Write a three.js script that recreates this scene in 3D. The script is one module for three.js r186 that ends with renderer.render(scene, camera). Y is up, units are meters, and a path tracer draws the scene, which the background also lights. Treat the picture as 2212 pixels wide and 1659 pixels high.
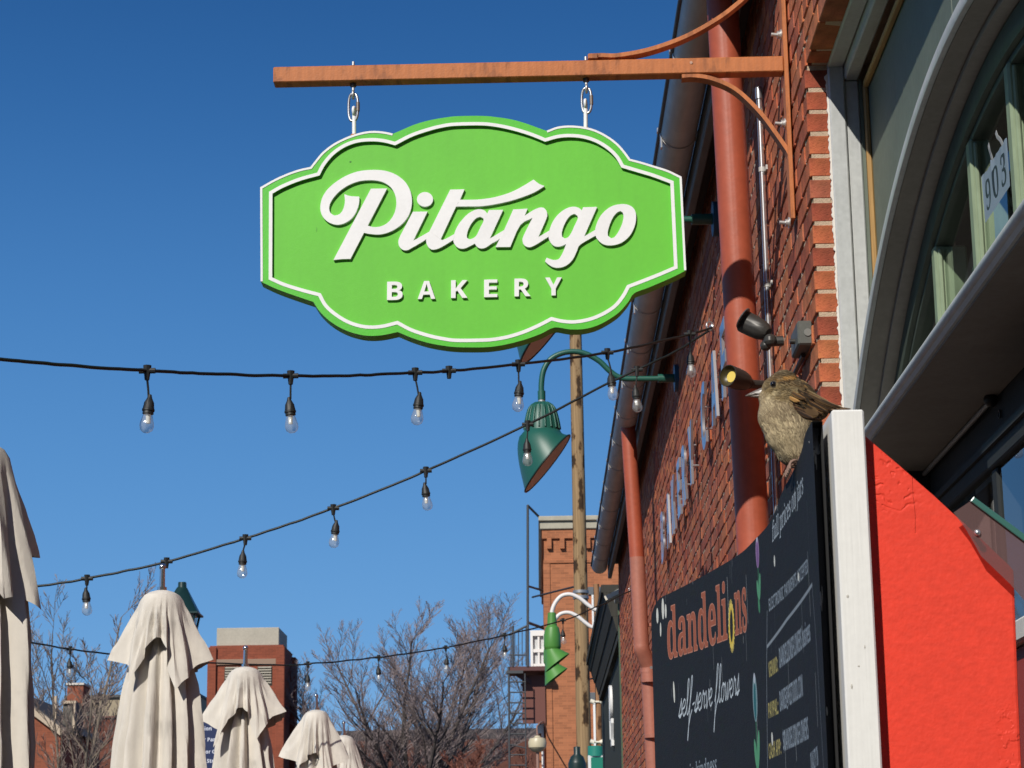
import * as THREE from 'three';
import { mergeGeometries, mergeVertices, toCreasedNormals } from 'three/addons/utils/BufferGeometryUtils.js';
import { FontLoader } from 'three/addons/loaders/FontLoader.js';
import { TextGeometry } from 'three/addons/geometries/TextGeometry.js';
import { MarchingCubes } from 'three/addons/objects/MarchingCubes.js';
import { createNoise2D, createNoise3D } from 'simplex-noise';

// ---------------------------------------------------------------- camera, sky, sun, exposure
const scene = new THREE.Scene();
const renderer = new THREE.WebGLRenderer({ antialias: true });
renderer.setSize(1024, 768);
renderer.toneMapping = THREE.LinearToneMapping;
renderer.toneMappingExposure = 1.0;
renderer.shadowMap.enabled = true;

const FOCAL = 4700, MIDX = 1106, MIDY = 829.5;            // survey units: the photograph seen at 2212 x 1659
const camera = new THREE.PerspectiveCamera(2 * Math.atan(MIDY / FOCAL) * 180 / Math.PI, 4 / 3, 0.1, 2000);
camera.position.set(0, 1.6, 0);
camera.rotation.order = 'YXZ';
camera.rotation.set(0.2307, 0.0091, -0.014);
camera.focus = 4.2; camera.userData.fStop = 34;
camera.updateMatrixWorld(true);

const SUN = new THREE.Vector3(-1, 1.67, 2.1).normalize();
const sun = new THREE.DirectionalLight(new THREE.Color(1, 0.945, 0.86), 4.3);
sun.position.copy(SUN).multiplyScalar(60).add(new THREE.Vector3(0, 3, -8));
sun.target.position.set(0, 3, -8);
sun.castShadow = true; sun.shadow.mapSize.set(4096, 4096); sun.shadow.bias = -0.0004;
Object.assign(sun.shadow.camera, { left: -30, right: 30, top: 30, bottom: -30, near: 1, far: 220 });
scene.add(sun, sun.target);

{ // clear winter sky: colour by height above the horizon, a little paler round the sun
  const w = 256, h = 128, data = new Float32Array(w * h * 4);
  const lin = (c) => c.map((v) => Math.pow((v / 255 + 0.055) / 1.055, 2.4));
  const stops = [[-90, [120, 118, 112]], [-2, [150, 170, 190]], [0, [150, 186, 220]], [3, [131, 178, 222]], [6, [108, 163, 217]], [10, [91, 148, 207]],
    [15, [72, 129, 191]], [20, [52, 106, 168]], [24, [40, 90, 150]], [35, [32, 76, 134]], [60, [26, 64, 120]], [90, [26, 64, 118]]].map(([e, c]) => [e, lin(c)]);
  for (let j = 0; j < h; j++) {
    const el = ((j + 0.5) / h - 0.5) * 180, e = el * Math.PI / 180;
    let k = 0; while (k < stops.length - 2 && el > stops[k + 1][0]) k++;
    const t = Math.min(1, Math.max(0, (el - stops[k][0]) / (stops[k + 1][0] - stops[k][0])));
    for (let i = 0; i < w; i++) {
      const a = ((i + 0.5) / w - 0.5) * 2 * Math.PI, d = new THREE.Vector3(Math.cos(e) * Math.cos(a), Math.sin(e), Math.cos(e) * Math.sin(a));
      const g = 0.16 * Math.pow(Math.max(0, d.dot(SUN)), 6);
      for (let c = 0; c < 3; c++) data[(j * w + i) * 4 + c] = stops[k][1][c] * (1 - t) + stops[k + 1][1][c] * t + (el > -1 ? g : 0);
      data[(j * w + i) * 4 + 3] = 1;
    }
  }
  const sky = new THREE.DataTexture(data, w, h, THREE.RGBAFormat, THREE.FloatType);
  sky.mapping = THREE.EquirectangularReflectionMapping; sky.magFilter = THREE.LinearFilter; sky.minFilter = THREE.LinearFilter;
  sky.wrapS = THREE.RepeatWrapping; sky.needsUpdate = true;
  scene.background = sky; scene.environment = sky;
}

// ---------------------------------------------------------------- helpers
const V = (x, y, z) => new THREE.Vector3(x, y, z);
const ray = (x, y) => V((x - MIDX) / FOCAL, (MIDY - y) / FOCAL, -1).applyQuaternion(camera.quaternion);
const atZ = (x, y, d) => { const r = ray(x, y); return r.multiplyScalar(d / -r.z).add(camera.position); };      // where the line of sight meets the plane d metres up the street
const atX = (x, y, X) => { const r = ray(x, y); return r.multiplyScalar(X / r.x).add(camera.position); };      // ... the vertical plane X metres to the right
let seed = 7; const rnd = () => { seed = (seed + 0x6d2b79f5) | 0; let t = Math.imul(seed ^ (seed >>> 15), 1 | seed); t = (t + Math.imul(t ^ (t >>> 7), 61 | t)) ^ t; return ((t ^ (t >>> 14)) >>> 0) / 4294967296; };
const rr = (a, b) => a + (b - a) * rnd();
const n2 = createNoise2D(rnd), n3 = createNoise3D(rnd);

// --- procedural textures (all tile; value noise on a wrapped lattice)
const hash = (i, j, s) => { let h = Math.imul(i, 374761393) ^ Math.imul(j, 668265263) ^ Math.imul(s, 974634777); h = Math.imul(h ^ (h >>> 13), 1274126177); return ((h ^ (h >>> 16)) >>> 0) / 4294967296; };
function wrapNoise(u, v, p, q, s) {
  const x = u * p, y = v * q, i = Math.floor(x), j = Math.floor(y), f = x - i, g = y - j, a = f * f * (3 - 2 * f), b = g * g * (3 - 2 * g);
  const h = (k, l) => hash(((k % p) + p) % p, ((l % q) + q) % q, s);
  return (h(i, j) * (1 - a) + h(i + 1, j) * a) * (1 - b) + (h(i, j + 1) * (1 - a) + h(i + 1, j + 1) * a) * b;
}
const fbm = (u, v, p, q, s, oct = 4) => { let t = 0, a = 0.5, n = 0; for (let k = 0; k < oct; k++) { t += a * wrapNoise(u, v, p << k, q << k, s + k); n += a; a *= 0.55; } return t / n; };
function texture(size, f, colour = true) {
  const d = new Uint8Array(size * size * 4);
  for (let j = 0; j < size; j++) for (let i = 0; i < size; i++) {
    const c = f((i + 0.5) / size, (j + 0.5) / size), k = (j * size + i) * 4;
    for (let m = 0; m < 3; m++) d[k + m] = Math.max(0, Math.min(255, 255 * (Array.isArray(c) ? c[m] : c)));
    d[k + 3] = 255;
  }
  const t = new THREE.DataTexture(d, size, size); t.wrapS = t.wrapT = THREE.RepeatWrapping;
  t.magFilter = THREE.LinearFilter; t.minFilter = THREE.LinearMipmapLinearFilter; t.generateMipmaps = true;
  if (colour) t.colorSpace = THREE.SRGBColorSpace; t.needsUpdate = true; return t;
}
const sm = (a, b, x) => { const t = Math.max(0, Math.min(1, (x - a) / (b - a))); return t * t * (3 - 2 * t); };
const TEX = {
  sign: texture(512, (u, v) => 0.9 + 0.1 * (0.5 * fbm(u, v, 3, 3, 131, 5) + 0.3 * fbm(u, v, 36, 3, 137, 3) + 0.2 * fbm(u, v, 70, 70, 139, 2))),
  soft: texture(512, (u, v) => 0.93 + 0.07 * (0.6 * fbm(u, v, 5, 5, 111, 5) + 0.4 * fbm(u, v, 50, 50, 117, 3))),
  mottle: texture(512, (u, v) => 0.80 + 0.2 * (0.6 * fbm(u, v, 5, 5, 11, 5) + 0.4 * fbm(u, v, 40, 40, 17, 3))),
  streak: texture(512, (u, v) => 0.74 + 0.26 * (0.55 * fbm(u, v, 24, 3, 23, 4) + 0.45 * fbm(u, v, 6, 6, 29, 5))),
  grain: texture(512, (u, v) => { const n = fbm(u, v, 48, 2, 31, 4), m = fbm(u, v, 5, 3, 37, 4); return 0.66 + 0.34 * (0.6 * n + 0.4 * m); }),
  cloth: texture(512, (u, v) => 0.8 + 0.16 * (0.5 * fbm(u, v, 6, 6, 41, 5) + 0.25 * (0.5 + 0.5 * Math.sin(u * 2 * Math.PI * 128)) + 0.25 * (0.5 + 0.5 * Math.sin(v * 2 * Math.PI * 128))) + 0.07 * fbm(u, v, 22, 2, 241, 4) - 0.07 * sm(0.6, 0.75, fbm(u, v, 4, 3, 251, 5))),
  clay: texture(512, (u, v) => { const a = fbm(u, v, 9, 9, 43, 5), b = wrapNoise(u, v, 130, 130, 47); const k = 0.62 + 0.42 * a - 0.22 * sm(0.86, 0.97, b); return [k, k * (0.94 + 0.1 * fbm(u, v, 14, 14, 53, 3)), k * 0.96]; }),
  rust: texture(512, (u, v) => { const s = fbm(u, v, 34, 2, 59, 4), m = fbm(u, v, 6, 6, 61, 5), k = 0.66 + 0.3 * (0.55 * s + 0.45 * m) - 0.13 * sm(0.60, 0.78, fbm(u, v, 12, 4, 67, 4)); return [k + 0.03, k * 0.97, k * 0.9]; }),
  pole: texture(512, (u, v) => { const g = fbm(u, v, 30, 3, 71, 4), p = sm(0.52, 0.68, fbm(u, v, 5, 7, 73, 5)), k = (0.7 + 0.32 * g) * (1 - 0.6 * p); return [k, k * (0.96 - 0.12 * p), k * (0.9 - 0.25 * p)]; }),
  redpaint: texture(512, (u, v) => 0.9 + 0.1 * fbm(u, v, 30, 60, 79, 4)),
  far: texture(512, (u, v) => { const r = v * 32, row = Math.floor(r), c = u * 10 + (row % 2) * 0.5, h = hash(((Math.floor(c) % 10) + 10) % 10, row, 83), k = (0.8 + 0.13 * h) * (0.86 + 0.22 * fbm(u, v, 3, 3, 89, 4)), j = (r - row < 0.15 || c - Math.floor(c) < 0.05); return j ? [0.95, 0.9, 0.84] : [k, k * 0.97, k * 0.95]; }),
};
const BUMP = {
  fine: texture(512, (u, v) => 0.6 * fbm(u, v, 60, 60, 101, 3) + 0.4 * fbm(u, v, 12, 12, 103, 4), false),
  grain: texture(512, (u, v) => fbm(u, v, 60, 3, 107, 4), false),
  cracks: texture(1024, (u, v) => { const n = fbm(u, v, 7, 22, 109, 4), c = 1 - sm(0.0, 0.03, Math.abs(n - 0.5)), m = sm(0.5, 0.62, fbm(u, v, 4, 4, 113, 4)); return 0.55 + 0.25 * fbm(u, v, 50, 70, 127, 4) - 0.5 * c * m; }, false),
  weave: texture(256, (u, v) => 0.5 + 0.25 * Math.sin(u * 2 * Math.PI * 64) + 0.25 * Math.sin(v * 2 * Math.PI * 64), false),
};
const rep = (t, r, ry = r) => { const c = t.clone(); c.repeat.set(r, ry); c.needsUpdate = true; return c; };
// colours are written as linear reflectances
function mat(c, o = {}) {
  const { tex, r = 1, ry = r, bump, br = r, bs = 0.001, rough = 0.8, metal = 0, ...more } = o;
  const m = new THREE.MeshPhysicalMaterial({ roughness: rough, metalness: metal, ...more });
  m.color.setRGB(...c);
  if (tex) m.map = r === 1 && ry === 1 ? TEX[tex] : rep(TEX[tex], r, ry);
  if (bump) { m.bumpMap = br === 1 ? BUMP[bump] : rep(BUMP[bump], br); m.bumpScale = bs; }
  return m;
}
const glassPane = (tint = [1, 1, 1], rough = 0.02) => { const m = new THREE.MeshPhysicalMaterial({ transmission: 1, thickness: 0, roughness: rough, ior: 1.5 }); m.color.setRGB(...tint); return m; };

// --- geometry
function plain(g) {                                          // flat list of triangles with position, normal, uv only
  g = g.index ? g.toNonIndexed() : g;
  for (const k of Object.keys(g.attributes)) if (!['position', 'normal', 'uv', 'color'].includes(k)) g.deleteAttribute(k);
  if (!g.attributes.normal) g.computeVertexNormals();
  return g;
}
function boxUV(g) {                                          // uv in metres, from the side that each triangle faces
  const p = g.attributes.position, uv = new Float32Array(p.count * 2), a = V(), b = V(), c = V();
  for (let i = 0; i < p.count; i += 3) {
    a.fromBufferAttribute(p, i); b.fromBufferAttribute(p, i + 1).sub(a); c.fromBufferAttribute(p, i + 2).sub(a); b.cross(c);
    const x = Math.abs(b.x), y = Math.abs(b.y), z = Math.abs(b.z);
    for (let k = 0; k < 3; k++) {
      const X = p.getX(i + k), Y = p.getY(i + k), Z = p.getZ(i + k);
      uv[(i + k) * 2] = x >= y && x >= z ? Z : X; uv[(i + k) * 2 + 1] = y > x && y > z ? Z : Y;
    }
  }
  g.setAttribute('uv', new THREE.BufferAttribute(uv, 2)); return g;
}
function bx(w, h, d, x = 0, y = 0, z = 0, c = 0) {            // box with chamfered edges, centre x y z
  if (!c) return plain(new THREE.BoxGeometry(w, h, d)).translate(x, y, z);
  const P = [], half = [w / 2, h / 2, d / 2], pt = (s, ax) => [0, 1, 2].map((k) => s[k] * (half[k] - (k === ax ? 0 : c)));
  const tri = (a, b, e, n) => { const u = V(...b).sub(V(...a)), v = V(...e).sub(V(...a)); if (u.cross(v).dot(n) < 0) P.push(...a, ...e, ...b); else P.push(...a, ...b, ...e); };
  const quad = (a, b, e, f, n) => { tri(a, b, e, n); tri(a, e, f, n); };
  for (let ax = 0; ax < 3; ax++) for (const s of [-1, 1]) {
    const u = (ax + 1) % 3, v = (ax + 2) % 3, q = [[-1, -1], [1, -1], [1, 1], [-1, 1]].map(([i, j]) => { const t = []; t[ax] = s; t[u] = i; t[v] = j; return pt(t, ax); });
    const n = V(); n.setComponent(ax, s); quad(...q, n);
  }
  for (let ax = 0; ax < 3; ax++) { const u = (ax + 1) % 3, v = (ax + 2) % 3; for (const i of [-1, 1]) for (const j of [-1, 1]) {
    const A = []; A[u] = i; A[v] = j; A[ax] = -1; const B = [...A]; B[ax] = 1; const n = V(); n.setComponent(u, i); n.setComponent(v, j);
    quad(pt(A, u), pt(B, u), pt(B, v), pt(A, v), n);
  } }
  for (const i of [-1, 1]) for (const j of [-1, 1]) for (const k of [-1, 1]) tri(pt([i, j, k], 0), pt([i, j, k], 1), pt([i, j, k], 2), V(i, j, k));
  const g = new THREE.BufferGeometry(); g.setAttribute('position', new THREE.Float32BufferAttribute(P, 3)); g.computeVertexNormals();
  return g.translate(x, y, z);
}
const bxr = (x0, x1, y0, y1, z0, z1, c = 0) => bx(Math.abs(x1 - x0), Math.abs(y1 - y0), Math.abs(z1 - z0), (x0 + x1) / 2, (y0 + y1) / 2, (z0 + z1) / 2, c);
function rod(a, b, r, seg = 12, r2 = r) {                     // closed cylinder or cone from a to b
  const d = b.clone().sub(a), g = plain(new THREE.CylinderGeometry(r2, r, d.length(), seg));
  g.applyQuaternion(new THREE.Quaternion().setFromUnitVectors(V(0, 1, 0), d.normalize())); return g.translate((a.x + b.x) / 2, (a.y + b.y) / 2, (a.z + b.z) / 2);
}
function beam(a, b, w, h, c = 0, up = V(0, 1, 0)) {           // bar of section w x h from a to b
  const d = b.clone().sub(a), g = bx(d.length(), h, w, 0, 0, 0, c), x = d.clone().normalize(), z = x.clone().cross(up).normalize(), y = z.clone().cross(x);
  return g.applyMatrix4(new THREE.Matrix4().makeBasis(x, y, z)).translate((a.x + b.x) / 2, (a.y + b.y) / 2, (a.z + b.z) / 2);
}
const tube = (pts, r, seg = 8, n = pts.length * 6, closed = false) => plain(new THREE.TubeGeometry(new THREE.CatmullRomCurve3(pts, closed, 'centripetal'), n, r, seg, closed));
const lathe = (prof, seg = 24) => plain(new THREE.LatheGeometry(prof.map(([x, y]) => new THREE.Vector2(x, y)), seg));
const ball = (x, y, z, r, s = 14) => plain(new THREE.SphereGeometry(r, s, Math.round(s * 0.7))).translate(x, y, z);
function shapeOf(pts, holes = []) { const s = new THREE.Shape(pts.map(([x, y]) => new THREE.Vector2(x, y))); s.holes = holes.map((h) => new THREE.Path(h.map(([x, y]) => new THREE.Vector2(x, y)))); return s; }
function solid(g) {                                          // drops triangles without area
  const p = g.attributes.position, P = [], a = V(), b = V(), c = V();
  for (let i = 0; i < p.count; i += 3) { a.fromBufferAttribute(p, i); b.fromBufferAttribute(p, i + 1); c.fromBufferAttribute(p, i + 2); const l = Math.max(a.distanceTo(b), b.distanceTo(c), c.distanceTo(a)); if (b.clone().sub(a).cross(c.clone().sub(a)).length() > 1e-4 * l * l && l > 1e-6) P.push(a.x, a.y, a.z, b.x, b.y, b.z, c.x, c.y, c.z); }
  const o = new THREE.BufferGeometry(); o.setAttribute('position', new THREE.Float32BufferAttribute(P, 3)); o.computeVertexNormals(); return o;
}
function slab(pts, holes, depth, bevel = 0) {                 // outline in x y pushed along +z by depth
  const g = new THREE.ExtrudeGeometry(shapeOf(pts, holes), { depth: depth - 2 * bevel, bevelEnabled: bevel > 0, bevelThickness: bevel, bevelSize: bevel, bevelOffset: -bevel, bevelSegments: 2, curveSegments: 12 });
  return solid(plain(g)).translate(0, 0, bevel);
}
const slabX = (pts, holes, x0, x1, bevel = 0) => slab(pts, holes, x1 - x0, bevel).rotateY(Math.PI / 2).translate(x0, 0, 0);   // outline in (distance up the street, y), pushed along +x
function strip(pts, w, t, side) {                             // flat bar bent along pts; w across (direction side), t thick
  const P = []; const n = pts.length, rows = [];
  for (let i = 0; i < n; i++) {
    const d = pts[Math.min(n - 1, i + 1)].clone().sub(pts[Math.max(0, i - 1)]).normalize(), up = side.clone().cross(d).normalize();
    const o = (a, b) => pts[i].clone().addScaledVector(side, a * w / 2).addScaledVector(up, b * t / 2);
    rows.push([o(-1, -1), o(1, -1), o(1, 1), o(-1, 1)]);
  }
  const q = (a, b, c, d) => P.push(a, b, c, a, c, d);
  for (let i = 0; i < n - 1; i++) for (let k = 0; k < 4; k++) q(rows[i][k], rows[i + 1][k], rows[i + 1][(k + 1) % 4], rows[i][(k + 1) % 4]);
  q(...rows[0]); q(...[...rows[n - 1]].reverse());
  const g = new THREE.BufferGeometry().setFromPoints(P); g.computeVertexNormals(); return g;
}
function smooth(pts, step = 4, closed = true, cornerDeg = 42) {   // curve through the points that keeps sharp corners sharp
  const n = pts.length, out = [], at = (i) => pts[(i + n) % n], corner = pts.map((p, i) => {
    if (!closed && (i === 0 || i === n - 1)) return true;
    const a = at(i - 1), b = at(i + 1), u = Math.atan2(p[1] - a[1], p[0] - a[0]), v = Math.atan2(b[1] - p[1], b[0] - p[0]); let t = Math.abs(u - v); if (t > Math.PI) t = 2 * Math.PI - t;
    return t > cornerDeg * Math.PI / 180;
  });
  const m = closed ? n : n - 1;
  for (let i = 0; i < m; i++) {
    const p1 = at(i), p2 = at(i + 1), p0 = corner[i] ? p1 : at(i - 1), p3 = corner[(i + 1) % n] ? p2 : at(i + 2);
    for (let k = 0; k < step; k++) {
      const t = k / step, t2 = t * t, t3 = t2 * t;
      out.push([0, 1].map((c) => { const m1 = (corner[i] ? (p2[c] - p1[c]) : (p2[c] - p0[c]) / 2), m2 = (corner[(i + 1) % n] ? (p2[c] - p1[c]) : (p3[c] - p1[c]) / 2); return (2 * t3 - 3 * t2 + 1) * p1[c] + (t3 - 2 * t2 + t) * m1 + (-2 * t3 + 3 * t2) * p2[c] + (t3 - t2) * m2; }));
    }
  }
  if (!closed) out.push(pts[n - 1]);
  return out;
}

// --- objects
const taken = new Map(), origin = new WeakMap();
function numbered(name) { const k = taken.get(name) || 0; taken.set(name, k + 1); return k ? name + '_' + String(k).padStart(3, '0') : name; }
function thing(name, label, category, base = V(0, 0, 0), group) {
  const o = new THREE.Group(); o.name = numbered(name); o.position.copy(base); origin.set(o, base.clone());
  o.userData = { label, category }; if (group) o.userData.group = group; scene.add(o); return o;
}
function obj(name, gs, m, parent, { label, uv = true, smoothN } = {}) {   // one named mesh; geometry comes in world metres
  gs = (Array.isArray(gs) ? gs : [gs]).map(plain);
  if (gs.length > 1) { const cols = gs.every((g) => g.attributes.color); gs.forEach((g) => { if (!cols) g.deleteAttribute('color'); if (!g.attributes.uv) boxUV(g); }); }
  let g = gs.length > 1 ? mergeGeometries(gs) : gs[0];
  if (uv || !g.attributes.uv) boxUV(g);
  if (smoothN) g = toCreasedNormals(g, smoothN);
  const o0 = origin.get(parent) || V(0, 0, 0); g.translate(-o0.x, -o0.y, -o0.z);
  const mesh = new THREE.Mesh(g, m); mesh.name = name; mesh.castShadow = mesh.receiveShadow = true; origin.set(mesh, o0);
  if (label) mesh.userData.label = label;
  (parent || scene).add(mesh); return mesh;
}
function struct(name, gs, m) { const o = obj(name, gs, m, null); o.name = numbered(name); o.userData.kind = 'structure'; return o; }
const stuff = (o) => { o.userData.kind = 'stuff'; return o; };
const v3 = (a) => V(...a);
const font = await new FontLoader().loadAsync('fonts/droid/droid_sans_bold.typeface.json');

// ---------------------------------------------------------------- ground
struct('street', plain(new THREE.PlaneGeometry(700, 700)).rotateX(-Math.PI / 2).translate(0, 0, -100), mat([0.062, 0.055, 0.048], { tex: 'mottle', r: 0.4, rough: 0.9 }));
struct('pavement', bxr(-0.6, 12, 0.004, 0.13, 6, -20.9, 0.01), mat([0.13, 0.085, 0.062], { tex: 'mottle', r: 0.8, rough: 0.9 }));

// added brick houses behind the camera, unseen, to keep bounce light low
{
  const wallM = mat([0.24, 0.085, 0.055], { tex: 'far', r: 0.42, ry: 0.47, rough: 0.9 }), pane = mat([0.05, 0.06, 0.07], { rough: 0.1 }), trim = mat([0.4, 0.38, 0.34], { rough: 0.7 });
  for (let i = 0; i < 4; i++) {
    const x0 = -21 + i * 9.5, h = [7.4, 8.2, 7.0, 7.8][i], z0 = 9.2, t = thing('added_blocker_house', ['leftmost', 'second from the left', 'third from the left', 'rightmost'][i] + ' unseen brick house added behind the viewer to keep bounce light low', 'house', V(x0 + 4.7, 0, z0), 'added light blockers behind the viewer');
    obj('wall', bxr(x0, x0 + 9.4, 0, h, z0, z0 + 7), wallM, t); obj('cornice', bxr(x0 - 0.02, x0 + 9.42, h + 0.003, h + 0.25, z0 - 0.15, z0 + 7.1), trim, t);
    for (let k = 0; k < 3; k++) for (const y of [1.2, 4.4]) { const w = obj('window', bxr(x0 + 1 + k * 3, x0 + 2.2 + k * 3, y, y + 1.8, z0 - 0.04, z0 + 0.05), pane, t); obj('sill', bxr(x0 + 0.9 + k * 3, x0 + 2.3 + k * 3, y - 0.12, y - 0.002, z0 - 0.1, z0 + 0.05), trim, w); }
  }
}

// ---------------------------------------------------------------- brick hall with its eaves
const WX = 0.8, CORNER = 5.88, COURSE = 0.0667, BL = 0.203, HEAD = 3.9, HALL_END = 20.6, EAVE = 6.25;
const brickTones = [[0.62, 0.16, 0.07], [0.67, 0.185, 0.078], [0.53, 0.125, 0.058], [0.62, 0.2, 0.098], [0.44, 0.1, 0.052], [0.7, 0.22, 0.09], [0.54, 0.16, 0.09]];
const brickMats = brickTones.map((c) => mat(c, { tex: 'clay', r: 3, rough: 0.92, bump: 'fine', br: 6, bs: 0.0025 }));
const hall = thing('brick_hall', 'long red brick market hall with metal letters on its wall', 'building', V(WX, 0, -12));
{
  const put = (name, gs, m, o) => obj(name, gs, m, hall, o);
  // mortar face with its own rough relief, behind the bricks
  const mortarMat = mat([0.64, 0.48, 0.34], { tex: 'mottle', r: 5, rough: 0.95, bump: 'fine', br: 8, bs: 0.004 });
  const relief = (y0, y1, d0, d1, cell) => {
    const nz = Math.round((d1 - d0) / cell), ny = Math.round((y1 - y0) / cell), P = [], I = [];
    for (let j = 0; j <= ny; j++) for (let i = 0; i <= nz; i++) {
      const d = d0 + (d1 - d0) * i / nz, y = y0 + (y1 - y0) * j / ny;
      P.push(WX + 0.0052 + 0.0036 * n2(d * 19, y * 19) + 0.0026 * n2(d * 60 + 9, y * 60), y, -d);
    }
    for (let j = 0; j < ny; j++) for (let i = 0; i < nz; i++) { const a = j * (nz + 1) + i, b = a + 1, c = a + nz + 1; I.push(a, c, b, b, c, c + 1); }
    const g = new THREE.BufferGeometry(); g.setAttribute('position', new THREE.Float32BufferAttribute(P, 3)); g.setIndex(I); g.computeVertexNormals(); return g;
  };
  put('mortar', [relief(1.9, 4.75, CORNER + 0.0085, 11, 0.016), relief(1.9, 4.75, 11, HALL_END, 0.03), relief(0.166, 1.9, CORNER + 0.0085, HALL_END, 0.06), relief(HEAD + 0.01, 4.75, 2.45, CORNER + 0.0085, 0.016),
    bxr(WX + 0.02, WX + 0.4, 0, 4.75, -CORNER - 0.0072, -HALL_END), bxr(WX + 0.0072, WX + 0.1, 1.9, 4.75, -CORNER - 0.0065, -CORNER - 0.09), bxr(WX + 0.02, WX + 0.4, HEAD + 0.008, 4.75, -2.42, -CORNER - 0.0085)], mortarMat);
  // bricks: the 300 that show largest are meshes, the rest one part
  const list = [];
  const half = COURSE / 2;
  for (let r = -26; r < 43; r++) {
    const y = 1.9 + r * COURSE + half; if (y > 4.74) break;
    let d = CORNER, first = true, len = (r + 26) % 2 ? 0.2 : 0.095;
    while (d < HALL_END - 0.02) {
      const l = Math.min(len, HALL_END - d); list.push({ d: d + l / 2, y, l: l - 0.0095, corner: first });
      d += l + 0.0005; first = false; len = BL + rr(-0.003, 0.003);
    }
    if (y > HEAD + half) for (let e = CORNER - 0.0105 - (r % 2 ? 0 : 0.1); e > 2.45; e -= BL) list.push({ d: e - BL / 2 + (r % 2 ? 0 : 0), y, l: BL - 0.0095, corner: true });
    if (y > HEAD + half && !(r % 2)) list.push({ d: CORNER - 0.0105 - 0.05, y, l: 0.0895, corner: true });
  }
  const back = camera.matrixWorldInverse, proj = camera.projectionMatrix;
  for (const b of list) { const p = V(WX, b.y, -b.d).applyMatrix4(back).applyMatrix4(proj); b.score = Math.abs(p.x) < 1.02 && Math.abs(p.y) < 1.03 && !(p.x > 0.53 && p.x < 0.62 && b.d > 7) ? (b.corner ? 3 : 1) / b.d : 0; }
  list.sort((a, b) => b.score - a.score);
  const shared = new Map(), rest = [];
  list.forEach((b, i) => {
    const dep = b.corner ? 0.098 : 0.055, x = WX + dep / 2 + rr(-0.0022, 0.0022), L = Math.round(b.l * 500) / 500, h = COURSE - 0.0105 + rr(-0.0012, 0.0012), t = Math.floor(rnd() * brickTones.length);
    if (i < 300 && b.score > 0) {
      const key = dep + '/' + L; if (!shared.has(key)) shared.set(key, boxUV(bx(dep, COURSE - 0.0105, L, 0, 0, 0, 0.0028)));
      const m = new THREE.Mesh(shared.get(key), brickMats[t]); m.name = 'brick'; m.castShadow = m.receiveShadow = true;
      m.position.set(x - WX, b.y + rr(-0.0015, 0.0015), -b.d + 12); m.rotation.set(rr(-0.008, 0.008), rr(-0.008, 0.008), rr(-0.006, 0.006)); hall.add(m);
    } else {
      const g = boxUV(bx(dep, h, L, x, b.y + rr(-0.0015, 0.0015), -b.d, b.y > 1.9 ? 0.0025 : 0)), n = g.attributes.position.count, c = new Float32Array(n * 3), k = rr(0.88, 1.1);
      for (let q = 0; q < n; q++) for (let e = 0; e < 3; e++) c[q * 3 + e] = brickTones[t][e] * k;
      g.setAttribute('color', new THREE.BufferAttribute(c, 3)); rest.push(g);
    }
  });
  const rm = mat([1, 1, 1], { tex: 'clay', r: 3, rough: 0.92, bump: 'fine', br: 6, bs: 0.0025 }); rm.vertexColors = true;
  stuff(put('brickwork', rest, rm));
  // ragged pale sealant where brick meets the grey trim
  const seal = []; for (let y = 2.4; y < HEAD - 0.02; y += 0.006) seal.push([0.857 + 0.0038 * n2(y * 42, 3) + 0.0022 * n2(y * 120, 8), y]);
  put('sealant', slab([...seal, [0.8635, HEAD - 0.02], [0.8635, 2.4]].reverse(), [], 0.006, 0.0012).translate(0, 0, -CORNER - 0.002), mat([0.72, 0.68, 0.62], { rough: 0.9 }));
  // eaves: fascia, soffit boards, sloping sheet roof
  put('fascia', [bxr(0.70, 0.735, 4.52, 4.70, -EAVE, -HALL_END, 0.004)], mat([0.22, 0.22, 0.215], { tex: 'streak', r: 1.5, rough: 0.6 }));
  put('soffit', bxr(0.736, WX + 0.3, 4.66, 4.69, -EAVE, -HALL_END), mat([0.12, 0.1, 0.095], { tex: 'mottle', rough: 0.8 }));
  put('roof', slab([[0.66, 4.704], [0.66, 4.72], [3.4, 5.9], [3.4, 5.88]], [], HALL_END - EAVE).translate(0, 0, -HALL_END), mat([0.18, 0.18, 0.18], { rough: 0.5, metal: 0.4 }));
  put('parapet', bxr(WX + 0.004, WX + 0.5, 4.752, 5.6, -2.42, -EAVE), mat([0.3, 0.08, 0.045], { tex: 'far', r: 0.48, rough: 0.9 }));
}

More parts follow.
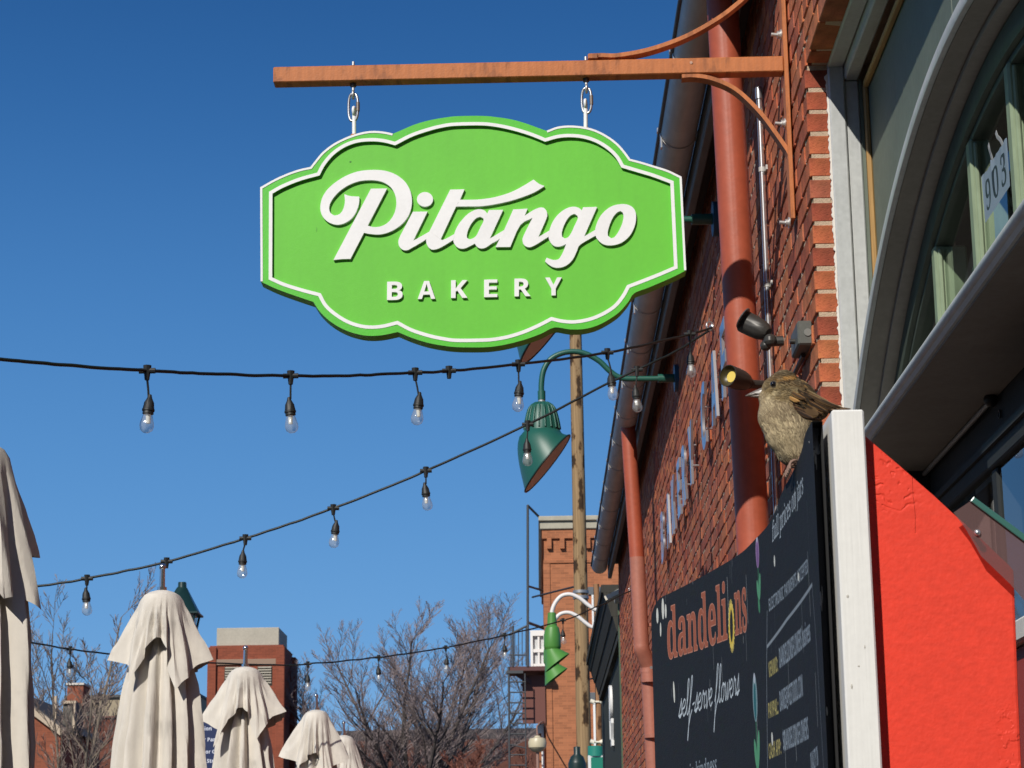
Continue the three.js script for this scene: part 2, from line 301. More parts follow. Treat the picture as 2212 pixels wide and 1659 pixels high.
// metal letters standing off the wall
{
  const t = thing('metal_lettering', 'brushed metal capital letters standing off the red brick wall', 'lettering', V(WX, 3.51, -11));
  const m = mat([0.62, 0.63, 0.66], { metal: 0.9, rough: 0.28 });
  const spots = [['B', 1441.6], ['A', 1455], ['K', 1467], ['E', 1480], ['R', 1492], ['Y', 1507.6], ['C', 1538], ['A', 1562], ['F', 1585], ['E', 1605]];
  for (const [ch, x] of spots) {
    const d = -atX(x, 1100 - (x - 1441) * 1.6, WX).z;
    const g = plain(new TextGeometry(ch, { font, size: 0.305 / 1.0, depth: 0.012, curveSegments: 5, bevelEnabled: false })); g.computeBoundingBox(); const b = g.boundingBox;
    g.translate(-(b.min.x + b.max.x) / 2, -b.min.y, 0).scale(0.25 / (b.max.x - b.min.x) * (ch === 'E' || ch === 'F' ? 0.8 : 1), 0.3 / (b.max.y - b.min.y), 1);
    g.rotateY(-Math.PI / 2).translate(WX - 0.025, 3.514, -d);
    const o = obj('letter', g, m, t);
    obj('standoff', [rod(V(WX - 0.03, 3.6, -d + 0.05), V(WX + 0.01, 3.6, -d + 0.05), 0.006, 6), rod(V(WX - 0.03, 3.72, -d - 0.05), V(WX + 0.01, 3.72, -d - 0.05), 0.006, 6)], m, o);
  }
}

// half-round gutter with its straps
const galv = mat([0.74, 0.725, 0.69], { tex: 'streak', r: 1.2, rough: 0.5, metal: 0.08, bump: 'fine', br: 2, bs: 0.001 });
const galvBright = mat([0.66, 0.67, 0.68], { rough: 0.3, metal: 0.85 });
{
  const t = thing('roof_gutter', 'weathered grey half round metal gutter along the hall eaves', 'gutter', V(0.62, 4.6, -13));
  const R = 0.074, gx = 0.622, gy = 4.645;
  const arc = (r, n = 18) => Array.from({ length: n + 1 }, (_, i) => { const a = Math.PI + Math.PI * i / n; return [gx + r * Math.cos(a), gy + r * Math.sin(a)]; });
  const prof = [...arc(R), ...arc(R - 0.0035).reverse()];
  const cuts = []; for (let d = EAVE; d < HALL_END - 0.2; d += 2.9) cuts.push(d); cuts.push(HALL_END);
  for (let i = 0; i < cuts.length - 1; i++) obj('gutter_length', slab(prof, [], cuts[i + 1] - cuts[i] - 0.003).translate(0, 0, -cuts[i + 1]), galv, t, { smoothN: 0.6 });
  obj('end_cap', slab([...arc(R + 0.002)], [], 0.004).translate(0, 0, -HALL_END - 0.004), galv, t);
  obj('end_cap', slab([...arc(R + 0.002)], [], 0.004).translate(0, 0, -EAVE + 0.001), galv, t);
  obj('front_bead', [rod(V(gx - R - 0.004, gy, -EAVE), V(gx - R - 0.004, gy, -HALL_END), 0.009, 8)], mat([0.1, 0.1, 0.105], { rough: 0.5, metal: 0.5 }), t);
  for (let d = 6.75; d < HALL_END; d += 0.87) {
    const s = obj('strap', slab([...arc(R + 0.005), ...arc(R + 0.0012).reverse()], [], 0.022).translate(0, 0, -d), galv, t, { smoothN: 0.6 });
    obj('strap_clip', [bx(0.008, 0.07, 0.028, gx - R * 0.9 - 0.006, gy - 0.036, -d + 0.011, 0.001), bx(0.02, 0.02, 0.03, gx - R - 0.006, gy + 0.006, -d + 0.011, 0.002)], galvBright, s);
  }
}

// terracotta painted downspouts and the bare conduit
const terra = mat([0.48, 0.105, 0.05], { tex: 'mottle', r: 1.2, rough: 0.5, bump: 'fine', br: 2, bs: 0.0004 });
{
  const t = thing('downspout', 'thick terracotta red downspout on the brick wall behind the hanging sign', 'downspout', V(0.7, 0, -6.92));
  const a = atZ(1560, 0, 6.92), b = atZ(1625, 1130, 6.92), dir = b.clone().sub(a).normalize(), top = a.clone().addScaledVector(dir, -0.12), bot = b.clone().addScaledVector(dir, 2.7);
  obj('pipe', rod(bot, top, 0.0535, 40), terra, t, { smoothN: 0.6 });
  obj('outlet_elbow', tube([top.clone().addScaledVector(dir, 0.02), top, V(0.66, 4.60, -6.9), V(0.625, 4.66, -6.88)], 0.0525, 20, 20), terra, t);
  for (const k of [1.95, 3.4]) {
    const c = a.clone().addScaledVector(dir, k);
    const s = obj('pipe_strap', rod(c.clone().addScaledVector(dir, 0.012), c.clone().addScaledVector(dir, -0.012), 0.0548, 32), terra, t);
    obj('strap_bolt', rod(V(c.x + 0.05, c.y, c.z), V(WX + 0.004, c.y, c.z), 0.008, 8), terra, s);
  }
}
{
  const t = thing('downspout', 'slim downspout at the far end of the brick wall, faded pink lower down', 'downspout', V(0.69, 0, -14));
  const a = atZ(1355, 900, 14), m = atZ(1376, 1204, 14), b = atZ(1386, 1400, 14), c = atZ(1400, 1440, 14.05), e = atZ(1412, 1680, 14.05);
  const pink = mat([0.46, 0.17, 0.115], { tex: 'mottle', r: 2, rough: 0.55 });
  obj('upper_pipe', rod(m, a, 0.048, 28), terra, t, { smoothN: 0.6 });
  obj('lower_pipe', [rod(b, m, 0.049, 28)], pink, t, { smoothN: 0.6 });
  obj('offset_bend', tube([b.clone().add(V(0, 0.02, 0)), b, b.clone().lerp(c, 0.5), c, c.clone().add(V(0, -0.04, 0))], 0.05, 16, 24), pink, t);
  obj('foot_pipe', rod(V(e.x + 0.06, 0.13, e.z), c, 0.049, 28), pink, t, { smoothN: 0.6 });
  for (const [x, y] of [[1383, 1350], [1403, 1470], [1410, 1590]]) { const p = atZ(x, y, 14.02); obj('pipe_strap', [rod(p.clone().add(V(0, 0.012, 0)), p.clone().add(V(0, -0.012, 0)), 0.0525, 28), bx(0.1, 0.02, 0.03, p.x + 0.06, p.y, p.z)], pink, t); }
  obj('bracket_bolt', rod(atZ(1407, 1442, 13.96), atZ(1407, 1442, 13.9), 0.01, 8), galvBright, t);
}
{
  const t = thing('electrical_conduit', 'thin shiny metal conduit pipe running down the brick wall', 'conduit', V(0.783, 0, -6.93));
  obj('pipe', rod(V(0.783, 0.13, -6.93), V(0.783, 4.215, -6.93), 0.0095, 16), galvBright, t, { smoothN: 0.6 });
  obj('end_cap', [rod(V(0.783, 4.2, -6.93), V(0.783, 4.235, -6.93), 0.0125, 14), ball(0.783, 4.235, -6.93, 0.0125)], galvBright, t);
  for (const y of [3.95, 3.55, 3.1]) obj('pipe_clip', [rod(V(0.783, y - 0.008, -6.93), V(0.783, y + 0.008, -6.93), 0.0115, 12), bx(0.006, 0.016, 0.06, WX - 0.004, y, -6.93)], galv, t);
}

// ---------------------------------------------------------------- arched shopfront beside the brick corner
const shop = thing('arched_shopfront', 'grey and green timber shopfront with a segmental arched window', 'shopfront', V(0.95, 0, -4.15));
{
  const put = (name, gs, m, o) => obj(name, gs, m, shop, o);
  const grey = mat([0.58, 0.6, 0.59], { tex: 'mottle', r: 2, rough: 0.5, bump: 'grain', br: 2, bs: 0.0006 });
  const greyDark = mat([0.3, 0.3, 0.285], { tex: 'mottle', r: 2, rough: 0.5 });
  const green = mat([0.15, 0.185, 0.145], { tex: 'mottle', r: 1.5, rough: 0.6, bump: 'grain', br: 2, bs: 0.0005 });
  const sash = mat([0.33, 0.42, 0.27], { tex: 'streak', r: 4, rough: 0.6, specularIntensity: 0.5 }), shadedSash = mat([0.085, 0.105, 0.08], { tex: 'streak', r: 4, rough: 0.6, specularIntensity: 0.5 });  // arch ring frame: darkened sash green, its shade put into the colour
  const ochre = mat([0.62, 0.36, 0.12], { tex: 'grain', r: 3, rough: 0.6 });
  const dark = mat([0.036, 0.04, 0.041], { tex: 'mottle', r: 2, rough: 0.75, specularIntensity: 0.4 }), shadedGrey = mat([0.31, 0.285, 0.25], { tex: 'mottle', r: 2, rough: 0.6, specularIntensity: 0.5 });  // arch and sill undersides: grey paint with shade put into the colour
  const NEAR = 2.42, SILL = 2.748, DC = 4.15, AY = 0.561;      // arch: circle centre 4.15 m up the street, 0.561 m high
  // trim boards round the opening
  put('jamb_board', bxr(0.863, 0.9085, 0, HEAD - 0.002, -CORNER + 0.012, -CORNER - 0.06, 0.004), grey);
  put('jamb_board', bxr(0.9105, 0.95, 0, HEAD - 0.042, -CORNER + 0.002, -CORNER - 0.06, 0.004), grey);
  put('header_board', bxr(0.863, 0.9085, HEAD - 0.004, HEAD + 0.06, -NEAR, -CORNER - 0.05, 0.004), grey);
  put('header_board', bxr(0.9105, 0.95, HEAD - 0.04, HEAD + 0.06, -NEAR, -CORNER - 0.05, 0.004), grey);
  put('corner_fillet', bxr(0.951, 0.96, SILL, HEAD - 0.04, -CORNER + 0.004, -CORNER - 0.06), green);
  put('wood_strip', bxr(0.961, 0.976, SILL, HEAD - 0.06, -CORNER + 0.018, -CORNER - 0.05, 0.004), ochre);
  put('wood_strip', bxr(0.958, 0.974, HEAD - 0.075, HEAD - 0.058, -NEAR, -CORNER + 0.03, 0.003), ochre);
  // spandrel panels above the arch
  const arc = (r, a, b, n = 40) => Array.from({ length: n + 1 }, (_, i) => { const d = a + (b - a) * i / n; return [d, AY + Math.sqrt(Math.max(0, r * r - (d - DC) ** 2))]; });
  const sp = (a, b) => [[a, HEAD - 0.04], ...arc(2.742, a, b, 24), [b, HEAD - 0.04]];
  for (const [a, b] of [[NEAR, 3.55], [3.556, 4.66], [4.666, CORNER - 0.004]]) put('spandrel_panel', slabX(sp(a, b), [], 0.976, 1.0, 0.0015), green);
  // arched casing
  const span = (r) => Math.sqrt(r * r - (SILL - AY) ** 2), ring = (r1, r0) => [...arc(r1, DC - span(r1), DC + span(r1), 64), ...arc(r0, DC + span(r0), DC - span(r0), 64)];
  put('arch_casing', slabX(ring(2.75, 2.7215), [], 0.856, 0.87, 0.003), grey, { smoothN: 0.4 });
  put('shaded_arch_soffit', slabX(ring(2.748, 2.722), [], 0.8702, 0.975), shadedGrey, { smoothN: 0.4 });
  put('shaded_arch_soffit', slabX(ring(2.721, 2.705), [], 0.915, 0.97, 0.002), shadedGrey, { smoothN: 0.4 });
  const fr = put('window_frame', slabX(ring(2.704, 2.645), [], 0.945, 1.0, 0.003), shadedSash, { smoothN: 0.4 });
  obj('frame_bead', slabX(ring(2.644, 2.628), [], 0.958, 1.0, 0.002), shadedSash, fr, { smoothN: 0.4 });
  const mull = [2.84, 3.26, 3.67, 4.08, 4.48, 4.94, 5.4];
  const topAt = (d) => AY + Math.sqrt(2.635 ** 2 - (d - DC) ** 2);
  for (const d of mull) {
    const m = put('mullion', bxr(0.952, 1.03, SILL, topAt(d), -d + 0.02, -d - 0.02, 0.005), sash);
    obj('mullion_bead', [bxr(0.96, 0.97, SILL, topAt(d) - 0.01, -d + 0.028, -d + 0.0205, 0.003)], sash, m);
  }
  const gl = glassPane([0.9, 0.95, 0.93]);
  const edges = [DC - span(2.64), ...mull, DC + span(2.64)];
  for (let i = 0; i < edges.length - 1; i++) {
    const a = edges[i] + (i ? 0.02 : 0), b = edges[i + 1] - (i < edges.length - 2 ? 0.02 : 0);
    put('glass_pane', plain(new THREE.ShapeGeometry(shapeOf([[a, SILL], ...arc(2.65, a, b, 14), [b, SILL]]))).rotateY(Math.PI / 2).translate(0.974, 0, 0), gl);
  }
  put('sill_board', bxr(0.852, 1.083, 2.718, 2.7475, -NEAR, -CORNER + 0.02, 0.007), grey);
  put('shaded_sill_soffit', bxr(0.866, 1.083, 2.714, 2.7175, -NEAR, -CORNER + 0.02), shadedGrey);
  put('sill_nosing', rod(V(0.853, 2.736, -NEAR), V(0.853, 2.736, -CORNER + 0.018), 0.0115, 14), grey);
  // dark recessed front under the sill
  const NX = 1.0, w2 = atX(2150, 968, NX), w1 = atX(2103, 1013, 1.085), LX = 1.085;
  put('fascia_rail', bxr(LX, LX + 0.05, w2.y + 0.012, 2.717, -NEAR, -CORNER + 0.02), dark);
  const frame = (d0, d1, y0, y1, k, LX) => {
    const f = put('display_window_frame', [bxr(LX - 0.02, LX + 0.04, y1 - k, y1, -d0, -d1, 0.004), bxr(LX - 0.02, LX + 0.04, y0, y0 + k, -d0, -d1, 0.004), bxr(LX - 0.018, LX + 0.04, y0 + k, y1 - k, -d0, -d0 - k, 0.004), bxr(LX - 0.012, LX + 0.04, y0 + k, y1 - k, -d1, -d1 + k, 0.004),
      bxr(LX - 0.03, LX - 0.021, y1 - 0.012, y1 + 0.004, -d0, -d1)], dark);
    obj('display_glass', plain(new THREE.PlaneGeometry(d1 - d0 - 1.9 * k, y1 - y0 - 1.9 * k)).rotateY(-Math.PI / 2).translate(LX - 0.006, (y0 + y1) / 2, -(d0 + d1) / 2), gl, f);
  };
  frame(NEAR + 0.1, -w2.z, 0.95, w2.y, 0.05, NX); put('window_reveal', [bxr(NX + 0.041, LX - 0.001, 0.95, w2.y, w2.z + 0.05, w2.z + 0.002), bxr(NX + 0.03, LX - 0.001, w2.y - 0.05, w2.y - 0.002, -NEAR - 0.1, w2.z + 0.051)], dark);
  frame(-w2.z + 0.3, CORNER - 0.1, 0.95, w1.y, 0.05, LX);
  put('mullion_post', bxr(LX, LX + 0.05, 0.13, w2.y + 0.01, w2.z - 0.002, w2.z - 0.298), dark);
  put('stall_riser', bxr(LX - 0.01, LX + 0.05, 0.13, 0.945, -NEAR, -CORNER + 0.02), dark);
  put('side_return', bxr(0.951, LX + 0.05, 0.13, 2.716, -CORNER + 0.019, -CORNER - 0.05), dark);
  put('cable_tube', rod(V(1.07, 2.705, -4.95), V(1.07, 2.705, -CORNER + 0.02), 0.0065, 8), greyDark);
  put('junction_knob', [ball(1.066, 2.704, -4.94, 0.017, 10), ball(1.083, 2.655, -4.62, 0.009, 8)], mat([0.012, 0.012, 0.012], { rough: 0.5 }));
  put('wall_hook', plain(new THREE.TorusGeometry(0.009, 0.0025, 6, 16)).rotateY(Math.PI / 2).translate(1.08, atX(2159, 895, 1.08).y, atX(2159, 895, 1.08).z), mat([0.02, 0.02, 0.02], { rough: 0.4 }));
  // room behind the glass
  put('interior', [bxr(1.09, 5, 0.02, 0.1, -NEAR + 0.4, -CORNER - 0.2), bxr(4.95, 5, 0.1, 4.6, -NEAR + 0.4, -CORNER - 0.2), bxr(1.051, 5, HEAD - 0.03, HEAD + 0.02, -NEAR + 0.4, -CORNER - 0.2), bxr(1.14, 4.95, 0.1, HEAD, -CORNER - 0.09, -CORNER - 0.2), bxr(1.052, 4.95, 0.1, HEAD, -NEAR + 0.35, -NEAR + 0.4)], mat([0.1, 0.075, 0.055], { rough: 0.9 }));
  put('jamb_board', bxr(0.863, 1.04, 0, HEAD - 0.002, -NEAR + 0.3, -NEAR + 0.002, 0.004), grey);
  // street number on a strip of pale film, peeling at the top
  const cv = document.createElement('canvas'); cv.width = 512; cv.height = 256; const c = cv.getContext('2d');
  c.fillStyle = '#8796a3'; c.fillRect(0, 0, 512, 256); c.fillStyle = '#1d2730'; c.font = 'bold 232px serif'; c.textAlign = 'center'; c.textBaseline = 'middle';
  ['9', '0', '3'].forEach((d, i) => { c.save(); c.translate(95 + i * 160, 132); c.scale(0.92, 1); c.fillText(d, 0, 0); c.restore(); });
  const tx = new THREE.CanvasTexture(cv); tx.colorSpace = THREE.SRGBColorSpace;
  const film = new THREE.MeshPhysicalMaterial({ map: tx, roughness: 0.6 });
  const FX = 0.95, a = atX(2128, 474, FX), b = atX(2187, 474, FX), d0 = -a.z, d1 = -b.z, y0 = atX(2131, 478, FX).y, hgt = 0.1;
  const P = [], U = [], N = 24;
  for (let i = 0; i < N; i++) for (const [k, t] of [[i, 0], [i + 1, 0], [i + 1, 1], [i, 0], [i + 1, 1], [i, 1]]) {
    const u = k / N, d = d0 + (d1 - d0) * u, top = t * (hgt + 0.004 * n2(u * 9, 2)); P.push(FX - 0.004 * t * sm(0.3, 1, Math.abs(n2(u * 4, 7))), y0 + top, -d); U.push(u, t);
  }
  const g = new THREE.BufferGeometry(); g.setAttribute('position', new THREE.Float32BufferAttribute(P, 3)); g.setAttribute('uv', new THREE.Float32BufferAttribute(U, 2)); g.computeVertexNormals();
  const nf = obj('number_film', g, film, shop, { uv: false });
  const curl = (d, s) => strip([V(FX, y0 + hgt - 0.004, -d), V(FX - 0.004, y0 + hgt + 0.01, -d + 0.003 * s), V(FX - 0.008, y0 + hgt + 0.019, -d + 0.01 * s), V(FX - 0.01, y0 + hgt + 0.03, -d + 0.012 * s)], 0.012, 0.0006, V(0, 0.3, 1).normalize());
  for (const [k, s] of [[0.45, 1], [0.85, -1]]) obj('peeling_corner', curl(d0 + (d1 - d0) * k, s), mat([0.45, 0.45, 0.44], { rough: 0.6 }), nf);
}

// ---------------------------------------------------------------- twin floodlights on the brick corner
{
  const body = mat([0.06, 0.056, 0.05], { rough: 0.42, metal: 0.2, tex: 'mottle', r: 6 }), boxm = mat([0.115, 0.122, 0.108], { rough: 0.55, tex: 'mottle', r: 6 });
  const bullet = (joint, dir, L, R) => {                       // bell shaped lamp head that opens towards dir
    const prof = [[0.001, 0], [R * 0.5, 0.004], [R * 0.76, L * 0.16], [R * 0.92, L * 0.36], [R * 0.98, L * 0.6], [R, L], [R * 0.94, L], [R * 0.92, L * 0.74], [R * 0.8, L * 0.6], [0.001, L * 0.6]];
    return lathe(prof, 32).applyQuaternion(new THREE.Quaternion().setFromUnitVectors(V(0, 1, 0), dir.clone().normalize())).translate(joint.x, joint.y, joint.z);
  };
  const t = thing('floodlight', 'dark bullet floodlight on a square box at the brick corner', 'floodlight', V(0.79, 3.1, -6.1), 'floodlights on the brick wall');
  const p0 = atZ(1722, 692, 6.0), p1 = atZ(1755, 744, 6.0);
  obj('junction_box', bxr(p0.x, p1.x + 0.004, p1.y, p0.y, -6.0, -6.17, 0.005), boxm, t);
  obj('box_knockout', rod(V(p1.x - 0.012, (p0.y + p1.y) / 2, -5.9995), V(p1.x - 0.012, (p0.y + p1.y) / 2, -5.997), 0.011, 20), mat([0.18, 0.185, 0.17], { rough: 0.5 }), t);
  const cy = (p0.y + p1.y) / 2 - 0.006, k0 = V(p0.x, cy, -6.08), el = atZ(1663, 737, 6.08), hj = atZ(1662, 722, 6.08);
  obj('knuckle', [rod(k0.clone().add(V(0.004, 0, 0)), k0.clone().add(V(-0.014, 0, 0)), 0.008, 14), rod(atZ(1692, 736, 6.08), atZ(1667, 738, 6.08), 0.0145, 20), ball(el.x, el.y, el.z + 0.01, 0.019, 18), ball(el.x - 0.012, el.y - 0.012, el.z - 0.004, 0.016, 14)], body, t, { smoothN: 0.7 });
  const fr = atZ(1600, 684, 6.1);
  obj('lamp_head', bullet(hj, fr.clone().sub(hj).add(V(0, 0, -0.03)), 0.094, 0.033), body, t, { smoothN: 0.5 });
  obj('lens', rod(hj.clone().lerp(fr, 0.9), hj.clone().lerp(fr, 0.93), 0.033, 24), mat([0.08, 0.08, 0.08], { rough: 0.15 }), t);

  const s = thing('floodlight', 'dark bullet floodlight with yellow lens, above the sparrow beside the downspout', 'floodlight', V(0.79, 2.95, -6.6), 'floodlights on the brick wall');
  const a = atZ(1618, 828, 6.5), o = atZ(1540, 806, 6.42), mt = atZ(1705, 834, 6.6);
  obj('lamp_head', bullet(a, o.clone().sub(a).add(V(0, 0, 0.035)), 0.1, 0.034), body, s, { smoothN: 0.5 });
  const ax = o.clone().sub(a).add(V(0, 0, 0.035)).normalize(), c0 = a.clone().addScaledVector(ax, 0.08);
  obj('lens', rod(c0, c0.clone().addScaledVector(ax, 0.004), 0.017, 24), mat([0.8, 0.6, 0.13], { rough: 0.4 }), s);
  obj('reflector', lathe([[0.0175, 0.001], [0.029, 0.006], [0.0315, 0.018], [0.031, 0.0185], [0.027, 0.008], [0.017, 0.003]], 28).applyQuaternion(new THREE.Quaternion().setFromUnitVectors(V(0, 1, 0), ax)).translate(c0.x, c0.y, c0.z), mat([0.05, 0.04, 0.015], { rough: 0.4 }), s);
  obj('mounting_arm', [rod(a.clone().add(V(-0.002, -0.002, 0)), mt, 0.0135, 16), ball(a.x, a.y, a.z, 0.017, 14), rod(mt, V(WX + 0.005, mt.y, mt.z), 0.02, 18)], body, s, { smoothN: 0.7 });
  obj('feed_pipe', rod(V(0.786, p1.y - 0.006, -6.1), V(0.786, p1.y - 0.02, -7.4), 0.007, 10), body, s);
}

// ---------------------------------------------------------------- hanging shop sign
const SD = 6.2;                                               // the sign hangs 6.2 m up the street, square to the wall
const rustMat = mat([0.7, 0.265, 0.09], { tex: 'rust', r: 3, ry: 3, rough: 0.62, bump: 'fine', br: 4, bs: 0.0008 });
const trace = (ox, oy, s) => (list) => list.map(([x, y]) => { const p = atZ((ox + x / s) * 0.5486, (oy + y / s) * 0.5486, SD); return [p.x, p.y]; });
const A4 = trace(1000, 430, 1.71), A5 = trace(1900, 430, 1.7108), L1 = trace(1240, 650, 4.1476), L2 = trace(1550, 650, 3.5677), L3 = trace(1950, 750, 3.8138);
{
  const t = thing('hanging_sign', 'bright green lobed hanging sign with raised white script lettering', 'sign', atZ(1022, 500, SD + 0.03));
  const greenRim = mat([0.085, 0.57, 0.025], { tex: 'soft', r: 2.2, rough: 0.5, bump: 'fine', br: 6, bs: 0.0004 });
  const greenFace = mat([0.135, 0.6, 0.03], { tex: 'sign', r: 1.3, rough: 0.55, bump: 'fine', br: 7, bs: 0.0003 });
  const white = mat([0.89, 0.9, 0.9], { tex: 'soft', r: 3, rough: 0.45 });
  const leftTop = A4([[935, 165], [880, 153], [810, 147], [740, 154], [660, 176], [600, 200], [530, 237], [460, 292], [415, 345], [380, 390], [310, 405], [230, 432], [140, 472], [42, 527]]);
  const leftLow = A4([[45, 1160], [140, 1205], [260, 1250], [400, 1297], [440, 1358], [500, 1418], [575, 1468], [660, 1504], [760, 1525], [860, 1522], [968, 1500], [1060, 1538], [1160, 1570], [1260, 1590], [1368, 1602]]);
  const rightLow = A5([[0, 1604], [100, 1595], [200, 1575], [300, 1547], [395, 1512], [485, 1470], [585, 1483], [680, 1481], [765, 1460], [845, 1420], [920, 1368], [980, 1300], [1022, 1240], [1115, 1203], [1200, 1167], [1290, 1127], [1372, 1085]]);
  const rightTop = A5([[1341, 456], [1250, 412], [1150, 380], [1065, 354], [995, 336], [960, 288], [910, 232], [840, 180], [760, 140], [680, 119], [590, 111], [505, 119], [432, 146], [375, 126], [295, 97], [200, 70], [100, 54], [0, 45]]);
  const topMid = A4([[1368, 47], [1280, 57], [1180, 75], [1080, 104], [1000, 138]]);
  const outline = smooth([...leftTop, ...leftLow, ...rightLow, ...rightTop, ...topMid], 4, true, 34);
  const line = smooth([...A4([[950, 232], [880, 214], [800, 206], [700, 214], [610, 245], [530, 300], [470, 370], [434, 437], [305, 473], [190, 520], [113, 563], [111, 1140], [200, 1180], [320, 1218], [442, 1250], [485, 1325], [560, 1390], [650, 1440], [750, 1466], [855, 1464], [966, 1438], [1060, 1487], [1180, 1526], [1280, 1547], [1368, 1557]]),
    ...A5([[0, 1556], [90, 1549], [190, 1529], [290, 1496], [380, 1456], [465, 1412], [535, 1428], [620, 1433], [720, 1416], [810, 1380], [890, 1328], [945, 1262], [982, 1195], [1100, 1150], [1200, 1110], [1302, 1066], [1276, 493], [1150, 446], [1050, 416], [943, 384], [905, 320], [845, 262], [765, 214], [680, 187], [590, 178], [505, 185], [422, 208], [375, 188], [300, 160], [200, 131], [100, 110], [0, 99]]),
    ...A4([[1368, 101], [1280, 111], [1180, 135], [1060, 176]])], 4, true, 34);
  const offset = (pts, w, closed = true) => pts.map((p, i) => {
    const n = pts.length, a = closed ? pts[(i + n - 1) % n] : pts[Math.max(0, i - 1)], b = closed ? pts[(i + 1) % n] : pts[Math.min(n - 1, i + 1)];
    let ux = p[0] - a[0], uy = p[1] - a[1], vx = b[0] - p[0], vy = b[1] - p[1]; const lu = Math.hypot(ux, uy) || 1, lv = Math.hypot(vx, vy) || 1; ux /= lu; uy /= lu; vx /= lv; vy /= lv;
    if (lu === 1 && !ux && !uy) { ux = vx; uy = vy; } if (!vx && !vy) { vx = ux; vy = uy; }
    let nx = -(uy + vy), ny = ux + vx; const l = Math.hypot(nx, ny) || 1; nx /= l; ny /= l; const k = Math.max(0.5, nx * -uy + ny * ux);
    return [p[0] + nx * w / k, p[1] + ny * w / k];
  });
  const front = -SD, put = (n, g, m, o) => obj(n, g, m, t, o);
  const orient = (pts) => { let a = 0; pts.forEach((p, i) => { const q = pts[(i + 1) % pts.length]; a += p[0] * q[1] - q[0] * p[1]; }); return Math.sign(a); };
  const so = orient(line), W = 0.0052;                          // left turning offset is inward when the outline runs anticlockwise
  const inner = offset(line, so * W), outer = offset(line, -so * W);
  put('board', slab(outline, [], 0.055, 0.001).translate(0, 0, front - 0.064), greenFace);
  put('raised_rim', slab(outline, [inner], 0.0095).translate(0, 0, front - 0.0093), greenRim);
  put('border_line', slab(outer, [inner], 0.0012).translate(0, 0, front + 0.0002), white);
  const edge = (poly) => { const a = smooth(poly, 4, false, 34), b = offset(a, so * 0.0065, false); return slab([...a, ...b.reverse()], [], 0.0015).translate(0, 0, front + 0.0002); };
  put('edge_trim', [edge([...leftTop, leftLow[0]]), edge([rightLow[rightLow.length - 1], ...rightTop.slice(0, 13)])], white);
  // script letters, each raised
  const P = L1([[725, 515], [722, 600], [702, 690], [658, 790], [592, 878], [502, 940], [400, 973], [300, 965], [205, 920], [128, 842], [92, 745], [92, 640], [124, 525], [205, 398], [335, 282], [500, 180], [680, 110], [850, 83], [1020, 79], [1180, 101], [1330, 160], [1458, 258], [1540, 380], [1580, 520], [1580, 660], [1540, 800], [1462, 920], [1350, 1020], [1205, 1098], [1050, 1134], [900, 1125], [801, 1105],
    [862, 990], [960, 1012], [1080, 1000], [1190, 940], [1270, 842], [1316, 730], [1330, 600], [1308, 480], [1248, 372], [1150, 296], [1030, 256], [880, 246], [720, 264], [560, 322], [420, 412], [312, 522], [247, 630], [233, 720], [260, 788], [320, 824], [390, 808], [440, 760], [472, 690], [490, 590], [480, 475], [560, 503], [650, 512]]);
  const stem = L1([[915, 386], [1178, 382], [580, 1532], [440, 1535], [303, 1550]]);
  const dot = L2(Array.from({ length: 28 }, (_, i) => { const a = i / 28 * 2 * Math.PI; return [440 + 113 * Math.cos(a), 481 - 102 * Math.sin(a)]; }));
  const li = L2([[270, 655], [476, 652], [274, 1063], [500, 936], [466, 1034], [255, 1163], [195, 1194], [140, 1193], [92, 1160], [67, 1102], [76, 1030], [135, 912]]);
  const bar = L2([[932, 486], [1080, 487], [1230, 480], [1400, 455], [1560, 412], [1700, 358], [1850, 275], [1965, 204], [2040, 262], [2120, 295], [2000, 370], [1850, 435], [1650, 500], [1450, 545], [1250, 575], [1050, 580], [877, 582]]), lt = L2([[795, 345], [995, 340], [932, 486], [877, 582], [660, 1042], [705, 1046], [765, 1018], [856, 967], [840, 1050], [720, 1125], [625, 1174], [550, 1188], [500, 1165], [466, 1112], [457, 1050], [480, 970], [503, 930]]);
  const la = L2([[1315, 682], [1280, 640], [1220, 620], [1150, 628], [1050, 680], [960, 770], [890, 870], [852, 968], [838, 1050], [850, 1100], [890, 1150], [940, 1172], [1000, 1170], [1070, 1140], [1140, 1102], [1170, 1145], [1220, 1170], [1290, 1160], [1380, 1100], [1492, 1030], [1548, 914], [1350, 1034], [1538, 628], [1338, 631]]);
  const laH = L2([[1215, 725], [1160, 745], [1100, 810], [1050, 900], [1028, 980], [1030, 1020], [1060, 1042], [1110, 1030], [1165, 985], [1220, 870], [1262, 790], [1258, 745]]);
  const ln = L3([[270, 285], [485, 273], [440, 380], [560, 303], [640, 265], [705, 255], [755, 285], [780, 347], [765, 430], [645, 702], [815, 601], [803, 692], [650, 790], [560, 840], [500, 852], [440, 825], [412, 765], [425, 680], [560, 410], [375, 520], [225, 848], [5, 850], [130, 600]]);
  const lg = L3([[1300, 300], [1262, 265], [1200, 245], [1130, 248], [1050, 280], [960, 345], [880, 440], [825, 560], [802, 680], [815, 750], [860, 815], [920, 842], [990, 835], [1065, 803], [1020, 920], [970, 1010], [930, 1038], [870, 1042], [820, 1027], [770, 1008], [748, 1065], [800, 1110], [870, 1150], [950, 1160], [1040, 1140], [1120, 1085], [1180, 1010], [1230, 900], [1280, 810], [1506, 678], [1508, 588], [1335, 690], [1530, 246], [1320, 252]]);
  const lgH = L3([[1190, 350], [1130, 375], [1075, 440], [1025, 540], [1000, 630], [1003, 690], [1040, 720], [1090, 705], [1140, 640], [1190, 530], [1240, 420], [1232, 375]]);
